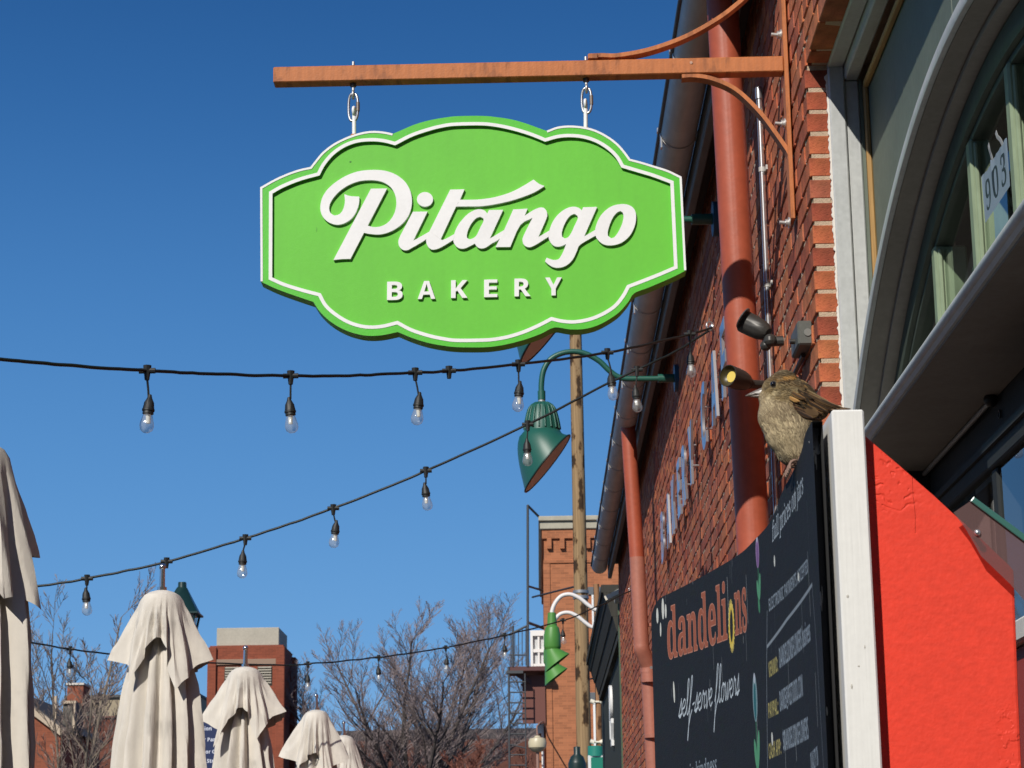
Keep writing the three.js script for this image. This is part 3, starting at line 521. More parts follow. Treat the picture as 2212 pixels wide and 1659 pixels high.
  const lo = L3([[1890, 205], [1980, 211], [2060, 250], [2105, 320], [2115, 420], [2095, 530], [2040, 650], [1960, 740], [1860, 800], [1740, 825], [1630, 810], [1550, 750], [1507, 680], [1500, 590], [1530, 480], [1590, 370], [1680, 280], [1780, 225]]);
  const loH = L3([[1880, 308], [1830, 330], [1770, 400], [1720, 510], [1690, 620], [1692, 680], [1740, 718], [1790, 700], [1850, 620], [1905, 500], [1928, 390], [1915, 330]]);
  const base = front - 0.0092;
  const letter = (polys, holes, h) => put('script_letter', polys.map((p) => slab(smooth(p, 3), holes.map((q) => smooth(q, 3)), h).translate(0, 0, base)), white);
  letter([P, stem], [], 0.0095); letter([li, dot], [], 0.0092); letter([lt.slice(0, 4).concat([lt[4], lt[lt.length - 1]]), [lt[lt.length - 1], ...lt.slice(4, -1)], bar], [], 0.0095); letter([la], [laH], 0.0092); letter([ln], [], 0.0095); letter([lg], [lgH], 0.0092); letter([lo], [loH], 0.0095);
  const A1 = trace(980, 400, 1.2289);
  for (const [ch, x0, x1, y0, y1] of [['B', 668, 743, 870, 960], ['A', 817, 901, 867, 955], ['K', 978, 1057, 863, 950], ['E', 1138, 1201, 860, 946], ['R', 1285, 1361, 855, 942], ['Y', 1434, 1513, 850, 938]]) {
    const g = plain(new TextGeometry(ch, { font, size: 1, depth: 0.0085, curveSegments: 6, bevelEnabled: false })); g.computeBoundingBox(); const b = g.boundingBox, [[ax, ay], [bx2, by]] = A1([[x0, y1], [x1, y0]]);
    g.translate(-b.min.x, -b.min.y, 0).scale((bx2 - ax) / (b.max.x - b.min.x), (by - ay) / (b.max.y - b.min.y), 1).applyMatrix4(new THREE.Matrix4().makeShear(0, 0, 0.012, 0, 0, 0)).translate(ax, ay, base);
    put('capital_letter', g, white);
  }
  { const mk = (x, y, w, h) => { const [[px, py]] = A4([[x, y]]); return ball(0, 0, 0, 1, 8).scale(w, h, 0.0006).translate(px, py, front - 0.0092); };   // small marks on the paint
    put('paint_mark', [mk(648, 348, 0.004, 0.003)], mat([0.05, 0.2, 0.03], { rough: 0.7 })); put('paint_mark', [mk(420, 805, 0.0022, 0.009)], mat([0.11, 0.42, 0.045], { rough: 0.7 })); }
  // white eye rods screwed into the top edge
  for (const [x, y0, y1] of [[765, 292, 248], [1265, 278, 232]]) {
    const a = atZ(x, y0, SD + 0.032), b = atZ(x, y1, SD + 0.032); a.y -= 0.012;
    put('eye_rod', [rod(a, b, 0.0062, 14), plain(new THREE.TorusGeometry(0.0125, 0.0045, 8, 20)).rotateY(Math.PI / 2 * 0.9).translate(b.x, b.y + 0.011, b.z)], white);
    put('rust_collar', rod(a.clone().add(V(0, 0.009, 0)), a.clone().add(V(0, 0.0135, 0)), 0.0105, 12), rustMat);
  }
}
// quick links that carry it
{
  const steel = mat([0.42, 0.43, 0.45], { metal: 0.85, rough: 0.34 }), oldSteel = mat([0.2, 0.17, 0.15], { metal: 0.6, rough: 0.5 });
  for (const [x, y0, y1, lab] of [[763, 200, 264, 'oval steel link holding the left end of the green sign'], [1267, 188, 247, 'oval steel link holding the right end of the green sign']]) {
    const a = atZ(x, y0, SD + 0.032), b = atZ(x, y1, SD + 0.032), h = a.y - b.y, cx = (a.x + b.x) / 2, cy = (a.y + b.y) / 2, w = 0.0145, pts = [];
    const t = thing('chain_link', lab, 'chain link', V(cx, cy, a.z), 'steel links between the bracket and the sign');
    for (let i = 0; i < 24; i++) { const q = i / 24 * 2 * Math.PI, s = Math.sin(q), c = Math.cos(q); pts.push(V(cx + w * Math.sign(c) * Math.pow(Math.abs(c), 0.7), cy + (h / 2 - 0.004) * Math.sign(s) * Math.pow(Math.abs(s), 0.8), a.z + 0.004 * c)); }
    obj('link', tube(pts, 0.0042, 8, 60, true), steel, t);
    obj('screw_sleeve', rod(V(cx + w, cy - 0.014, a.z + 0.004), V(cx + w, cy + 0.014, a.z + 0.004), 0.0064, 6), oldSteel, t);
  }
}
// ---------------------------------------------------------------- rust coloured bracket
{
  const t = thing('sign_bracket', 'rust orange steel bracket on the brick wall with curved braces', 'bracket', V(WX, 4.05, -SD - 0.03));
  const bd = SD + 0.03, S = 0.05, L = atZ(590, 161, bd - S / 2), R = atZ(1694, 137, bd - S / 2); L.z = R.z = -bd; R.x = WX - 0.02;
  const put = (n, g, m, o) => obj(n, g, m, t, o);
  put('beam', beam(L, R, S, S, 0.003), rustMat);
  const along = (list, d) => smooth(list, 6, false, 80).map(([x, y]) => { const p = atZ(x, y, d); return p; });
  const up = along([[1272, 120], [1300, 119], [1335, 119], [1400, 107], [1470, 83], [1530, 52], [1580, 18], [1630, -28], [1690, -100]], bd - 0.02).map((p) => V(p.x, p.y, -bd));
  put('upper_brace', strip(up, 0.042, 0.0125, V(0, 0, 1)), rustMat);
  const low = along([[1473, 164], [1500, 163], [1540, 170], [1590, 193], [1640, 240], [1678, 290], [1714, 342]], bd - 0.02).map((p) => V(Math.min(p.x, WX - 0.013), p.y, -bd));
  put('lower_brace', strip(low, 0.042, 0.0125, V(0, 0, 1)), rustMat);
  const yt = up[up.length - 1].y + 0.03, yb = atX(1722, 474, WX).y;
  put('wall_plate', bxr(WX - 0.019, WX - 0.006, yb, yt, -bd + 0.032, -bd - 0.032, 0.002), rustMat);
  put('brace_tab', bx(0.03, 0.016, S + 0.002, up[0].x + 0.012, up[0].y - 0.004, -bd, 0.002), rustMat);
  const zinc = mat([0.6, 0.6, 0.58], { metal: 0.7, rough: 0.4 });
  for (const [x, y] of [[1689, 40], [1697, 238], [1707, 455]]) { const p = atX(x + 8, y, WX - 0.02); const q = V(WX - 0.02, p.y, -bd - 0.008); const b = put('anchor_bolt', [rod(q, q.clone().add(V(-0.012, 0, 0)), 0.012, 6), rod(q.clone().add(V(-0.012, 0, 0)), q.clone().add(V(-0.03, 0.002, 0)), 0.006, 10)], zinc); obj('washer', rod(q.clone().add(V(0.001, 0, 0)), q.clone().add(V(-0.003, 0, 0)), 0.017, 16), zinc, b); }
  put('rivet', rod(atZ(1493, 135, bd - S / 2 + 0.001), atZ(1493, 135, bd - S / 2 - 0.003), 0.0045, 10), mat([0.75, 0.5, 0.38], { rough: 0.5 }));
  for (const [x, yb2, yl] of [[763, 178, 205], [1266, 168, 192]]) {  // eye bolts through the beam
    const yB = L.y + (R.y - L.y) * ((atZ(x, 160, bd).x - L.x) / (R.x - L.x)), px = atZ(x, yb2, bd).x, py = atZ(x, yl, bd).y;
    const e = put('eye_bolt', [rod(V(px, yB + S / 2 + 0.02, -bd), V(px, py + 0.014, -bd), 0.0045, 10), plain(new THREE.TorusGeometry(0.0115, 0.0038, 8, 18)).rotateY(Math.PI / 2).translate(px, py, -bd)], zinc);
    obj('nut', [rod(V(px, yB + S / 2, -bd), V(px, yB + S / 2 + 0.007, -bd), 0.009, 6), rod(V(px, yB - S / 2 - 0.01, -bd), V(px, yB - S / 2, -bd), 0.0105, 6)], mat([0.1, 0.09, 0.085], { metal: 0.5, rough: 0.5 }), e);
  }
}

// ---------------------------------------------------------------- flower stand: menu board, white post, red cheek
const BR = { x: 0.306, d: 2.36, k: 0.0993, len: 1.105 };       // the board bows gently: plan x = .306 - k s^2, s metres back from its near edge
const boardAt = (s, y, off = 0) => { const t = -2 * BR.k * s, l = Math.hypot(1, t); return V(BR.x - BR.k * s * s - off / l, y, -(BR.d + s * 0.996) + off * t / l); };
let boardTop;
function boardSY(px, py) {                                     // place on the board that a line of sight meets
  const r = ray(px, py); let lo = -0.1, hi = 1.4;
  for (let i = 0; i < 40; i++) { const m = (lo + hi) / 2, p = boardAt(m, 0); if (p.x / -p.z > r.x / -r.z) lo = m; else hi = m; }
  return [lo, camera.position.y + r.y * (BR.d + lo * 0.996) / -r.z];
}
{
  const t = thing('flower_stand', 'flower stand with curved black menu board, white post and red side', 'stand', V(0.33, 0.13, -2.6));
  const put = (n, g, m, o) => obj(n, g, m, t, o);
  // lettering on the board
  const W = 2048, H = 1400, YB = 1.35, YT = 2.13, cv = document.createElement('canvas'); cv.width = W; cv.height = H; const c = cv.getContext('2d');
  const C = (px, py) => { const [s, y] = boardSY(px, py); return [W * (1 - s / BR.len), H * (YT - y) / (YT - YB)]; };
  c.fillStyle = '#262a30'; c.fillRect(0, 0, W, H);
  for (let i = 0; i < 5200; i++) { c.fillStyle = `rgba(${[48, 52, 58].map((v) => Math.round(v * rr(0.3, 1.15)))},0.10)`; const w = rr(6, 46); c.fillRect(rr(0, W), rr(0, H), w, rr(2, 14)); }
  const fit = (str, a, b, size, style, fnt, { skew = 0, w = 0, outline } = {}) => {   // text with its baseline from a to b
    const [x0, y0] = C(...a), [x1, y1] = C(...b), len = Math.hypot(x1 - x0, y1 - y0); c.save(); c.translate(x0, y0); c.rotate(Math.atan2(y1 - y0, x1 - x0)); c.font = fnt.replace('#', Math.round(size)); const k = len / c.measureText(str).width;
    c.transform(1, 0, skew, 1, 0, 0); c.scale(k, 1); c.fillStyle = style; if (outline) { c.strokeStyle = outline; c.lineWidth = w; c.lineJoin = 'round'; c.strokeText(str, 0, 0); } c.fillText(str, 0, 0); c.restore();
  };
  const bold = 'bold #px serif', sans = 'bold #px sans-serif', thin = '#px serif';
  fit('dandeli', [1441, 1424], [1572, 1379], 186, '#a4604a', bold, { outline: '#c98b74', w: 5 });
  fit('ns', [1588, 1372], [1615, 1360], 186, '#a4604a', bold, { outline: '#c98b74', w: 5 });
  { const [x, y] = C(1580, 1352); c.strokeStyle = '#d9bb4a'; c.lineWidth = 17; c.beginPath(); c.ellipse(x, y, 26, 48, 0.1, 0, 7); c.stroke(); c.strokeStyle = '#e5cf6e'; c.lineWidth = 5; for (let i = 0; i < 26; i++) { const a = i / 26 * 6.283; c.beginPath(); c.moveTo(x + 24 * Math.cos(a), y + 45 * Math.sin(a)); c.lineTo(x + 37 * Math.cos(a + 0.1), y + 66 * Math.sin(a + 0.1)); c.stroke(); } }
  const script = (str, a, b, size) => { fit(str, a, b, size, '#b8c4cb', thin, { skew: -0.34 }); };
  const glyphs = { e: [0.55, [0, 0.45], [0.35, 0.55], [0.45, 0.85], [0.28, 1], [0.08, 0.75], [0.08, 0.35], [0.28, 0.02], [0.55, 0.2]], l: [0.48, [0, 0.1], [0.25, 0.9], [0.38, 1.9], [0.28, 2.1], [0.18, 1.7], [0.18, 0.4], [0.3, 0.02], [0.5, 0.2]], f: [0.5, [0, 0.2], [0.25, 1], [0.42, 2], [0.32, 2.2], [0.22, 1.8], [0.12, 0], [0.05, -1.3], [0, -1.45], [0.06, -0.8], [0.3, -0.1], [0.5, 0.2]],
    s: [0.5, [0, 0.1], [0.3, 0.95], [0.32, 1.05], [0.38, 0.6], [0.4, 0.2], [0.22, 0], [0.1, 0.1], [0.5, 0.2]], r: [0.6, [0, 0.1], [0.2, 0.95], [0.25, 1.05], [0.32, 0.85], [0.45, 0.85], [0.42, 0.3], [0.5, 0.05], [0.62, 0.2]], v: [0.58, [0, 0.8], [0.1, 0.95], [0.2, 0.3], [0.28, 0], [0.45, 0.6], [0.5, 1], [0.62, 0.85]], o: [0.6, [0.3, 1], [0.08, 0.7], [0.1, 0.2], [0.28, 0], [0.48, 0.3], [0.45, 0.8], [0.3, 1], [0.62, 0.85]],
    w: [0.8, [0, 0.8], [0.08, 0.95], [0.14, 0.3], [0.24, 0], [0.38, 0.5], [0.42, 0.9], [0.42, 0.4], [0.52, 0], [0.68, 0.5], [0.72, 1], [0.82, 0.85]], '-': [0.42, [0.1, 0.5], [0.34, 0.58]], ' ': [0.4] };
  const hand = (str, a, b, xh, w) => {                          // thin joined handwriting
    const [x0, y0] = C(...a), [x1, y1] = C(...b), tot = [...str].reduce((s, ch) => s + glyphs[ch][0], 0), len = Math.hypot(x1 - x0, y1 - y0), ux = (x1 - x0) / len, uy = (y1 - y0) / len, k = len / tot; let at = 0;
    c.strokeStyle = '#c3ced4'; c.lineWidth = w; c.lineJoin = c.lineCap = 'round';
    for (const ch of str) { const [adv, ...pts] = glyphs[ch]; if (pts.length > 1) { const q = smooth(pts, 5, false, 175).map(([x, y]) => { const X = (at + x) * k + y * xh * 0.3; return [x0 + ux * X + uy * y * xh, y0 + uy * X - ux * y * xh]; }); c.beginPath(); q.forEach((p, i) => (i ? c.lineTo(...p) : c.moveTo(...p))); c.stroke(); } at += adv; }
  };
  hand('self-serve flowers', [1466, 1551], [1597, 1499], 44, 5.5);
  script('full prices on jars', [1668, 1172], [1735, 1064], 58);
  fit('ELECTRONIC PAYMENTS ACCEPTED', [1661, 1322], [1746, 1236], 40, '#8e9aa3', sans);
  const stroke = (pts, col, w) => { c.strokeStyle = col; c.lineWidth = w; c.lineCap = 'round'; c.beginPath(); pts.forEach((p, i) => { const q = C(...p); i ? c.lineTo(...q) : c.moveTo(...q); }); c.stroke(); };
  stroke([[1657, 1397], [1700, 1338], [1754, 1263]], '#8b959c', 8); stroke([[1657, 1320], [1656, 1460], [1658, 1659]], '#8b959c', 4); stroke([[1754, 1263], [1762, 1370], [1779, 1659]], '#7d868d', 3);
  for (const [lab, val, a, m, n, b] of [['VENMO:', 'DANDELIONSFLOWERS business', [1661, 1464], [1681, 1449], [1684, 1444], [1751, 1383]], ['PAYPAL:', 'DANIE@PGSTUDIO.COM', [1660, 1552], [1682, 1541], [1685, 1537], [1735, 1502]], ['CASH APP:', '$DANDELIONSFLOWERS', [1661, 1640], [1688, 1628], [1692, 1623], [1747, 1595]]]) {
    fit(lab, a, m, 48, '#b5a968', sans); fit(val, n, b, 62, '#93a0aa', sans);
  }
  fit('QUALITY IN', [1752, 1668], [1768, 1652], 52, '#93a0aa', sans);
  fit('in kindness', [1488, 1688], [1548, 1668], 60, '#93a0aa', thin, { skew: -0.3 });
  const tulip = (px, py, w, h, petal, dark2) => {
    const [x, y] = C(px, py); const leaf = (dx, dy, l, a) => { c.save(); c.translate(x + dx, y + dy); c.rotate(a); c.beginPath(); c.ellipse(0, -l / 2, w * 0.26, l / 2, 0, 0, 7); c.fill(); c.restore(); };
    c.fillStyle = '#3f7d5c'; c.fillRect(x - 4, y + h * 0.4, 8, h * 1.35); c.fillStyle = '#5c9e78'; leaf(-3, h * 1.5, h * 0.7, -0.35); leaf(3, h * 1.5, h * 0.85, 0.3); c.fillStyle = '#4b8a66'; leaf(0, h * 1.9, h * 0.5, -0.3);
    c.fillStyle = petal; c.beginPath(); c.ellipse(x, y, w / 2, h / 2, 0, 0, 7); c.fill(); c.fillStyle = dark2; c.beginPath(); c.ellipse(x, y + h * 0.08, w / 3.4, h / 2.6, 0, 0, 7); c.fill();
    c.fillStyle = '#b9c1cc'; c.beginPath(); c.ellipse(x, y - h * 0.42, w / 5, h / 9, 0, 0, 7); c.fill();
  };
  tulip(1636, 1193, 44, 74, '#9a7fa8', '#7f5f92'); tulip(1631, 1508, 56, 110, '#7f9aa0', '#2e6a72');
  c.strokeStyle = '#b9c0bd'; c.lineCap = 'round';               // drips and scuffs of old white paint
  for (let i = 0; i < 62; i++) { const x = rr(0, W), y = rr(0.02, 0.75) * H, l = rr(10, 130); c.globalAlpha = rr(0.25, 0.85); c.lineWidth = rr(1.2, 3.6); c.beginPath(); c.moveTo(x, y); c.lineTo(x + rr(-3, 3), y + l); c.stroke(); }
  c.globalAlpha = 1; c.fillStyle = '#d6d8cf';
  for (const [x, y, w, h] of [[1673, 1212, 9, 26], [1725, 1246, 12, 18], [1420, 1330, 12, 44], [1432, 1315, 14, 60], [1438, 1320, 10, 40], [1427, 1360, 8, 40], [1456, 1495, 9, 60], [1668, 1596, 10, 30]]) { const [a, b] = C(x, y); c.beginPath(); c.ellipse(a, b, w, h / 2, rr(-0.1, 0.1), 0, 7); c.fill(); }
  const tx = new THREE.CanvasTexture(cv); tx.colorSpace = THREE.SRGBColorSpace;
  const face = new THREE.MeshPhysicalMaterial({ map: tx, roughness: 0.8, specularIntensity: 0.3, bumpMap: rep(BUMP.fine, 7), bumpScale: 0.0006 });
  // board with its shaped top edge
  const top = smooth([[1757, 905], [1740, 936], [1732, 972], [1714, 1016], [1690, 1062], [1665, 1125], [1632, 1164], [1600, 1195], [1540, 1232], [1460, 1275], [1432, 1288]].map(([x, y]) => boardSY(x, y)), 6, false, 80);
  top[0][0] = 0; const last = top[top.length - 1], corner = [];
  for (let i = 1; i <= 8; i++) { const a = i / 8 * Math.PI / 2; corner.push([last[0] + (BR.len - last[0]) * Math.sin(a), last[1] - 0.03 * (1 - Math.cos(a))]); }
  boardTop = (s) => { for (let i = 0; i < top.length - 1; i++) if (s <= top[i + 1][0]) return top[i][1] + (top[i + 1][1] - top[i][1]) * (s - top[i][0]) / (top[i + 1][0] - top[i][0]); return top[top.length - 1][1]; };
  const edgeTop = [...top, ...corner], th = 0.0115, P = [], U = [], PB = [], PE = [], rows = 10;
  for (let i = 0; i < edgeTop.length - 1; i++) for (let j = 0; j < rows; j++) {
    const cell = [[i, j], [i + 1, j], [i + 1, j + 1], [i, j + 1]].map(([a, b]) => { const [s, y] = edgeTop[a]; return [s, YB + (y - YB) * b / rows]; });
    for (const k of [0, 2, 1, 0, 3, 2]) { const [s, y] = cell[k], p = boardAt(s, y); P.push(p.x, p.y, p.z); U.push(1 - s / BR.len, (y - YB) / (YT - YB)); }
    for (const k of [0, 1, 2, 0, 2, 3]) { const p = boardAt(cell[k][0], cell[k][1], -th); PB.push(p.x, p.y, p.z); }
  }
  const rim = [[0, YB], ...edgeTop, [BR.len, YB], [0, YB]];
  for (let i = 0; i < rim.length - 1; i++) { const q = [boardAt(...rim[i]), boardAt(...rim[i + 1]), boardAt(...rim[i + 1], -th), boardAt(...rim[i], -th)]; for (const k of [0, 1, 2, 0, 2, 3]) PE.push(q[k].x, q[k].y, q[k].z); }
  const geo = (p, u) => { const g = new THREE.BufferGeometry(); g.setAttribute('position', new THREE.Float32BufferAttribute(p, 3)); if (u) g.setAttribute('uv', new THREE.Float32BufferAttribute(u, 2)); g.computeVertexNormals(); return g; };
  const board = put('menu_board', geo(P, U), face, { uv: false, label: 'black menu board with painted salmon and white lettering' });
  obj('board_back', [geo(PB), geo(PE)], mat([0.085, 0.088, 0.09], { tex: 'grain', r: 4, rough: 0.7 }), board);
  const chips = []; for (let i = 0; i < 40; i++) { const k = rnd(); chips.push(ball(0, 0, 0, 1, 7).scale(rr(0.0012, 0.0036), rr(0.0015, 0.006), 0.0007).translate(BR.x + 0.002 + 0.0075 * rnd(), edgeTop[0][1] - 0.002 - 0.028 * k * k, -BR.d + 0.0004)); }
  for (let i = 0; i < 10; i++) chips.push(ball(0, 0, 0, 1, 7).scale(rr(0.0004, 0.001), rr(0.003, 0.012), 0.0005).translate(BR.x + rr(0.001, 0.01), rr(1.72, 2.08), -BR.d + 0.0003));
  stuff(obj('paint_chip', chips, mat([0.75, 0.77, 0.76], { rough: 0.7 }), board));
  const inkDark = mat([0.03, 0.03, 0.03], { tex: 'grain', r: 3, rough: 0.8 });
  put('board_batten', [bxr(BR.x + 0.0125, BR.x + 0.0165, 1.36, 2.03, -BR.d - 0.02, -BR.d - 0.09), rod(boardAt(1.06, 0.13, -0.05), boardAt(1.06, 2.0, -0.05), 0.02, 8)], inkDark);
  // white two by four post
  const white = mat([0.84, 0.835, 0.79], { tex: 'soft', r: 4, rough: 0.55, bump: 'grain', br: 4, bs: 0.0004 });
  const f0 = atZ(1796, 885, 2.3), f1 = atZ(1866, 885, 2.3);
  const post = put('corner_post', bxr(f0.x, f1.x, 0.13, f0.y, -2.3, -2.388, 0.002), white, { label: 'white painted corner post' });
  const dents = []; for (let i = 0; i < 4; i++) { const y = rr(1.8, 2.06); dents.push(ball(0, 0, 0, 1, 7).scale(rr(0.0006, 0.0016), rr(0.001, 0.003), 0.0005).translate( rr(f0.x + 0.004, f1.x - 0.006), y, -2.2999)); }
  stuff(obj('paint_scuff', dents, mat([0.5, 0.48, 0.42], { rough: 0.8 }), post));
  // red cheek
  const red = mat([0.86, 0.06, 0.03], { tex: 'redpaint', r: 4, rough: 0.62, specularIntensity: 0.6 });
  { // relief of the paint: brush marks all over, short level cracks near the top and flaking low on the right
    const pb = texture(1024, (u, v) => { const x = u * 0.26, y = v * 0.52; let h = 0.62 + 0.2 * fbm(u, v, 70, 140, 201, 4) + 0.1 * fbm(u, v, 12, 20, 207, 4);
      const wob = 0.03 * (fbm(u, v, 12, 14, 211, 4) - 0.5), rowsN = (y + wob) * 105, k = rowsN - Math.floor(rowsN), m = sm(0.40, 0.47, v + 0.0) * (1 - sm(0.60, 0.66, v + 0.5 * u)) ;
      const on = sm(0.52, 0.6, fbm(u, v, 22, 46, 223, 3)); const zone = sm(0.755, 0.79, v) * (1 - sm(0.885, 0.91, v)) * (1 - sm(0.2, 0.3, u)); h -= 0.5 * zone * on * (1 - sm(0.0, 0.3, Math.abs(k - 0.5)));
      const flake = sm(0.5, 0.56, u) * (1 - sm(0.3, 0.4, v)) * sm(0.5, 0.56, fbm(u, v, 18, 34, 227, 4)); h -= 0.35 * flake;
      if (Math.abs(u - 0.243 - 0.002 * Math.sin(v * 60)) < 0.003 && v > 0.72 && v < 0.86) h -= 0.35; return h; }, false);
    pb.wrapS = pb.wrapT = THREE.ClampToEdgeWrapping; pb.repeat.set(1 / 0.26, 1 / 0.52); pb.offset.set(-0.35 / 0.26, -1.6 / 0.52); red.bumpMap = pb; red.bumpScale = 0.0018;
  }
  const RD = 2.329, q = (x, y) => { const p = atZ((3200 + x / 1.1647) * 0.5486, (1600 + y / 1.1647) * 0.5486, RD); return [p.x, p.y]; };
  const diag = [[150, 95], [240, 130], [300, 183], [400, 268], [470, 330], [560, 408], [645, 487], [760, 590], [905, 728], [924, 752], [930, 900], [945, 1300], [962, 1700]].map(([x, y]) => q(x, y)), endX = diag[diag.length - 1][0];
  put('red_cheek', slab([...diag, [endX + 0.03, 0.5], [diag[0][0], 0.5]].reverse(), [], 0.03, 0.0035).translate(0, 0, -RD - 0.03), red, { label: 'red painted side panel with cracked paint' });
  put('stand_leg', [bxr(endX - 0.03, endX + 0.02, 0.13, 0.52, -RD - 0.004, -RD - 0.05), bxr(f0.x, endX, 0.55, 0.6, -RD - 0.035, -RD - 0.08)], white);
  // clear sheet held by a screw, its cut edge green; reddish tint paints in the red reflection
  const gq = (x, y, d) => { const p = atZ((3400 + x / 2.074) * 0.5486, (1500 + y / 2.074) * 0.5486, d); return [p.x, p.y]; };
  const GD = 2.312, sheet = [[735, 1075], [868, 985], [1420, 1400], [1400, 1900], [1200, 1660], [960, 1430], [905, 1330], [830, 1200]].map(([x, y]) => gq(x, y, GD));
  { const m = glassPane([0.44, 0.27, 0.26], 0.08); m.transmission = 0.74; put('reflection_tint_sheet', plain(new THREE.ShapeGeometry(shapeOf(sheet))).translate(0, 0, -GD), m, { label: 'clear sheet screwed to the red side, its red reflection painted in as tint' }); }
  const e0 = gq(868, 985, GD), e1 = gq(1420, 1400, GD), ex = [e1[0] - e0[0], e1[1] - e0[1]], el = Math.hypot(...ex), nn = [-ex[1] / el * 0.007, ex[0] / el * 0.007];
  put('sheet_edge', slab([e0, e1, [e1[0] + nn[0], e1[1] + nn[1]], [e0[0] + nn[0] * 0.9, e0[1] + nn[1] * 0.9]], [], 0.01, 0.001).translate(0, 0, -GD - 0.006), mat([0.05, 0.15, 0.125], { rough: 0.25, clearcoat: 0.6 }));
  const sc = gq(935, 1235, GD - 0.004); put('screw', [ball(sc[0], sc[1], -GD + 0.001, 0.0036, 14), rod(V(sc[0], sc[1], -GD - 0.016), V(sc[0], sc[1], -GD), 0.003, 8)], galvBright);
  // pale counter behind
  const cn = atZ(2207, 1330, 2.62); put('counter_top', bxr(cn.x, cn.x + 0.5, cn.y - 0.028, cn.y, -2.5, -3.3, 0.003), white);
  put('counter_side', bxr(cn.x + 0.012, cn.x + 0.5, 0.5, cn.y - 0.03, -2.53, -3.28), mat([0.4, 0.05, 0.035], { rough: 0.6 }));
}

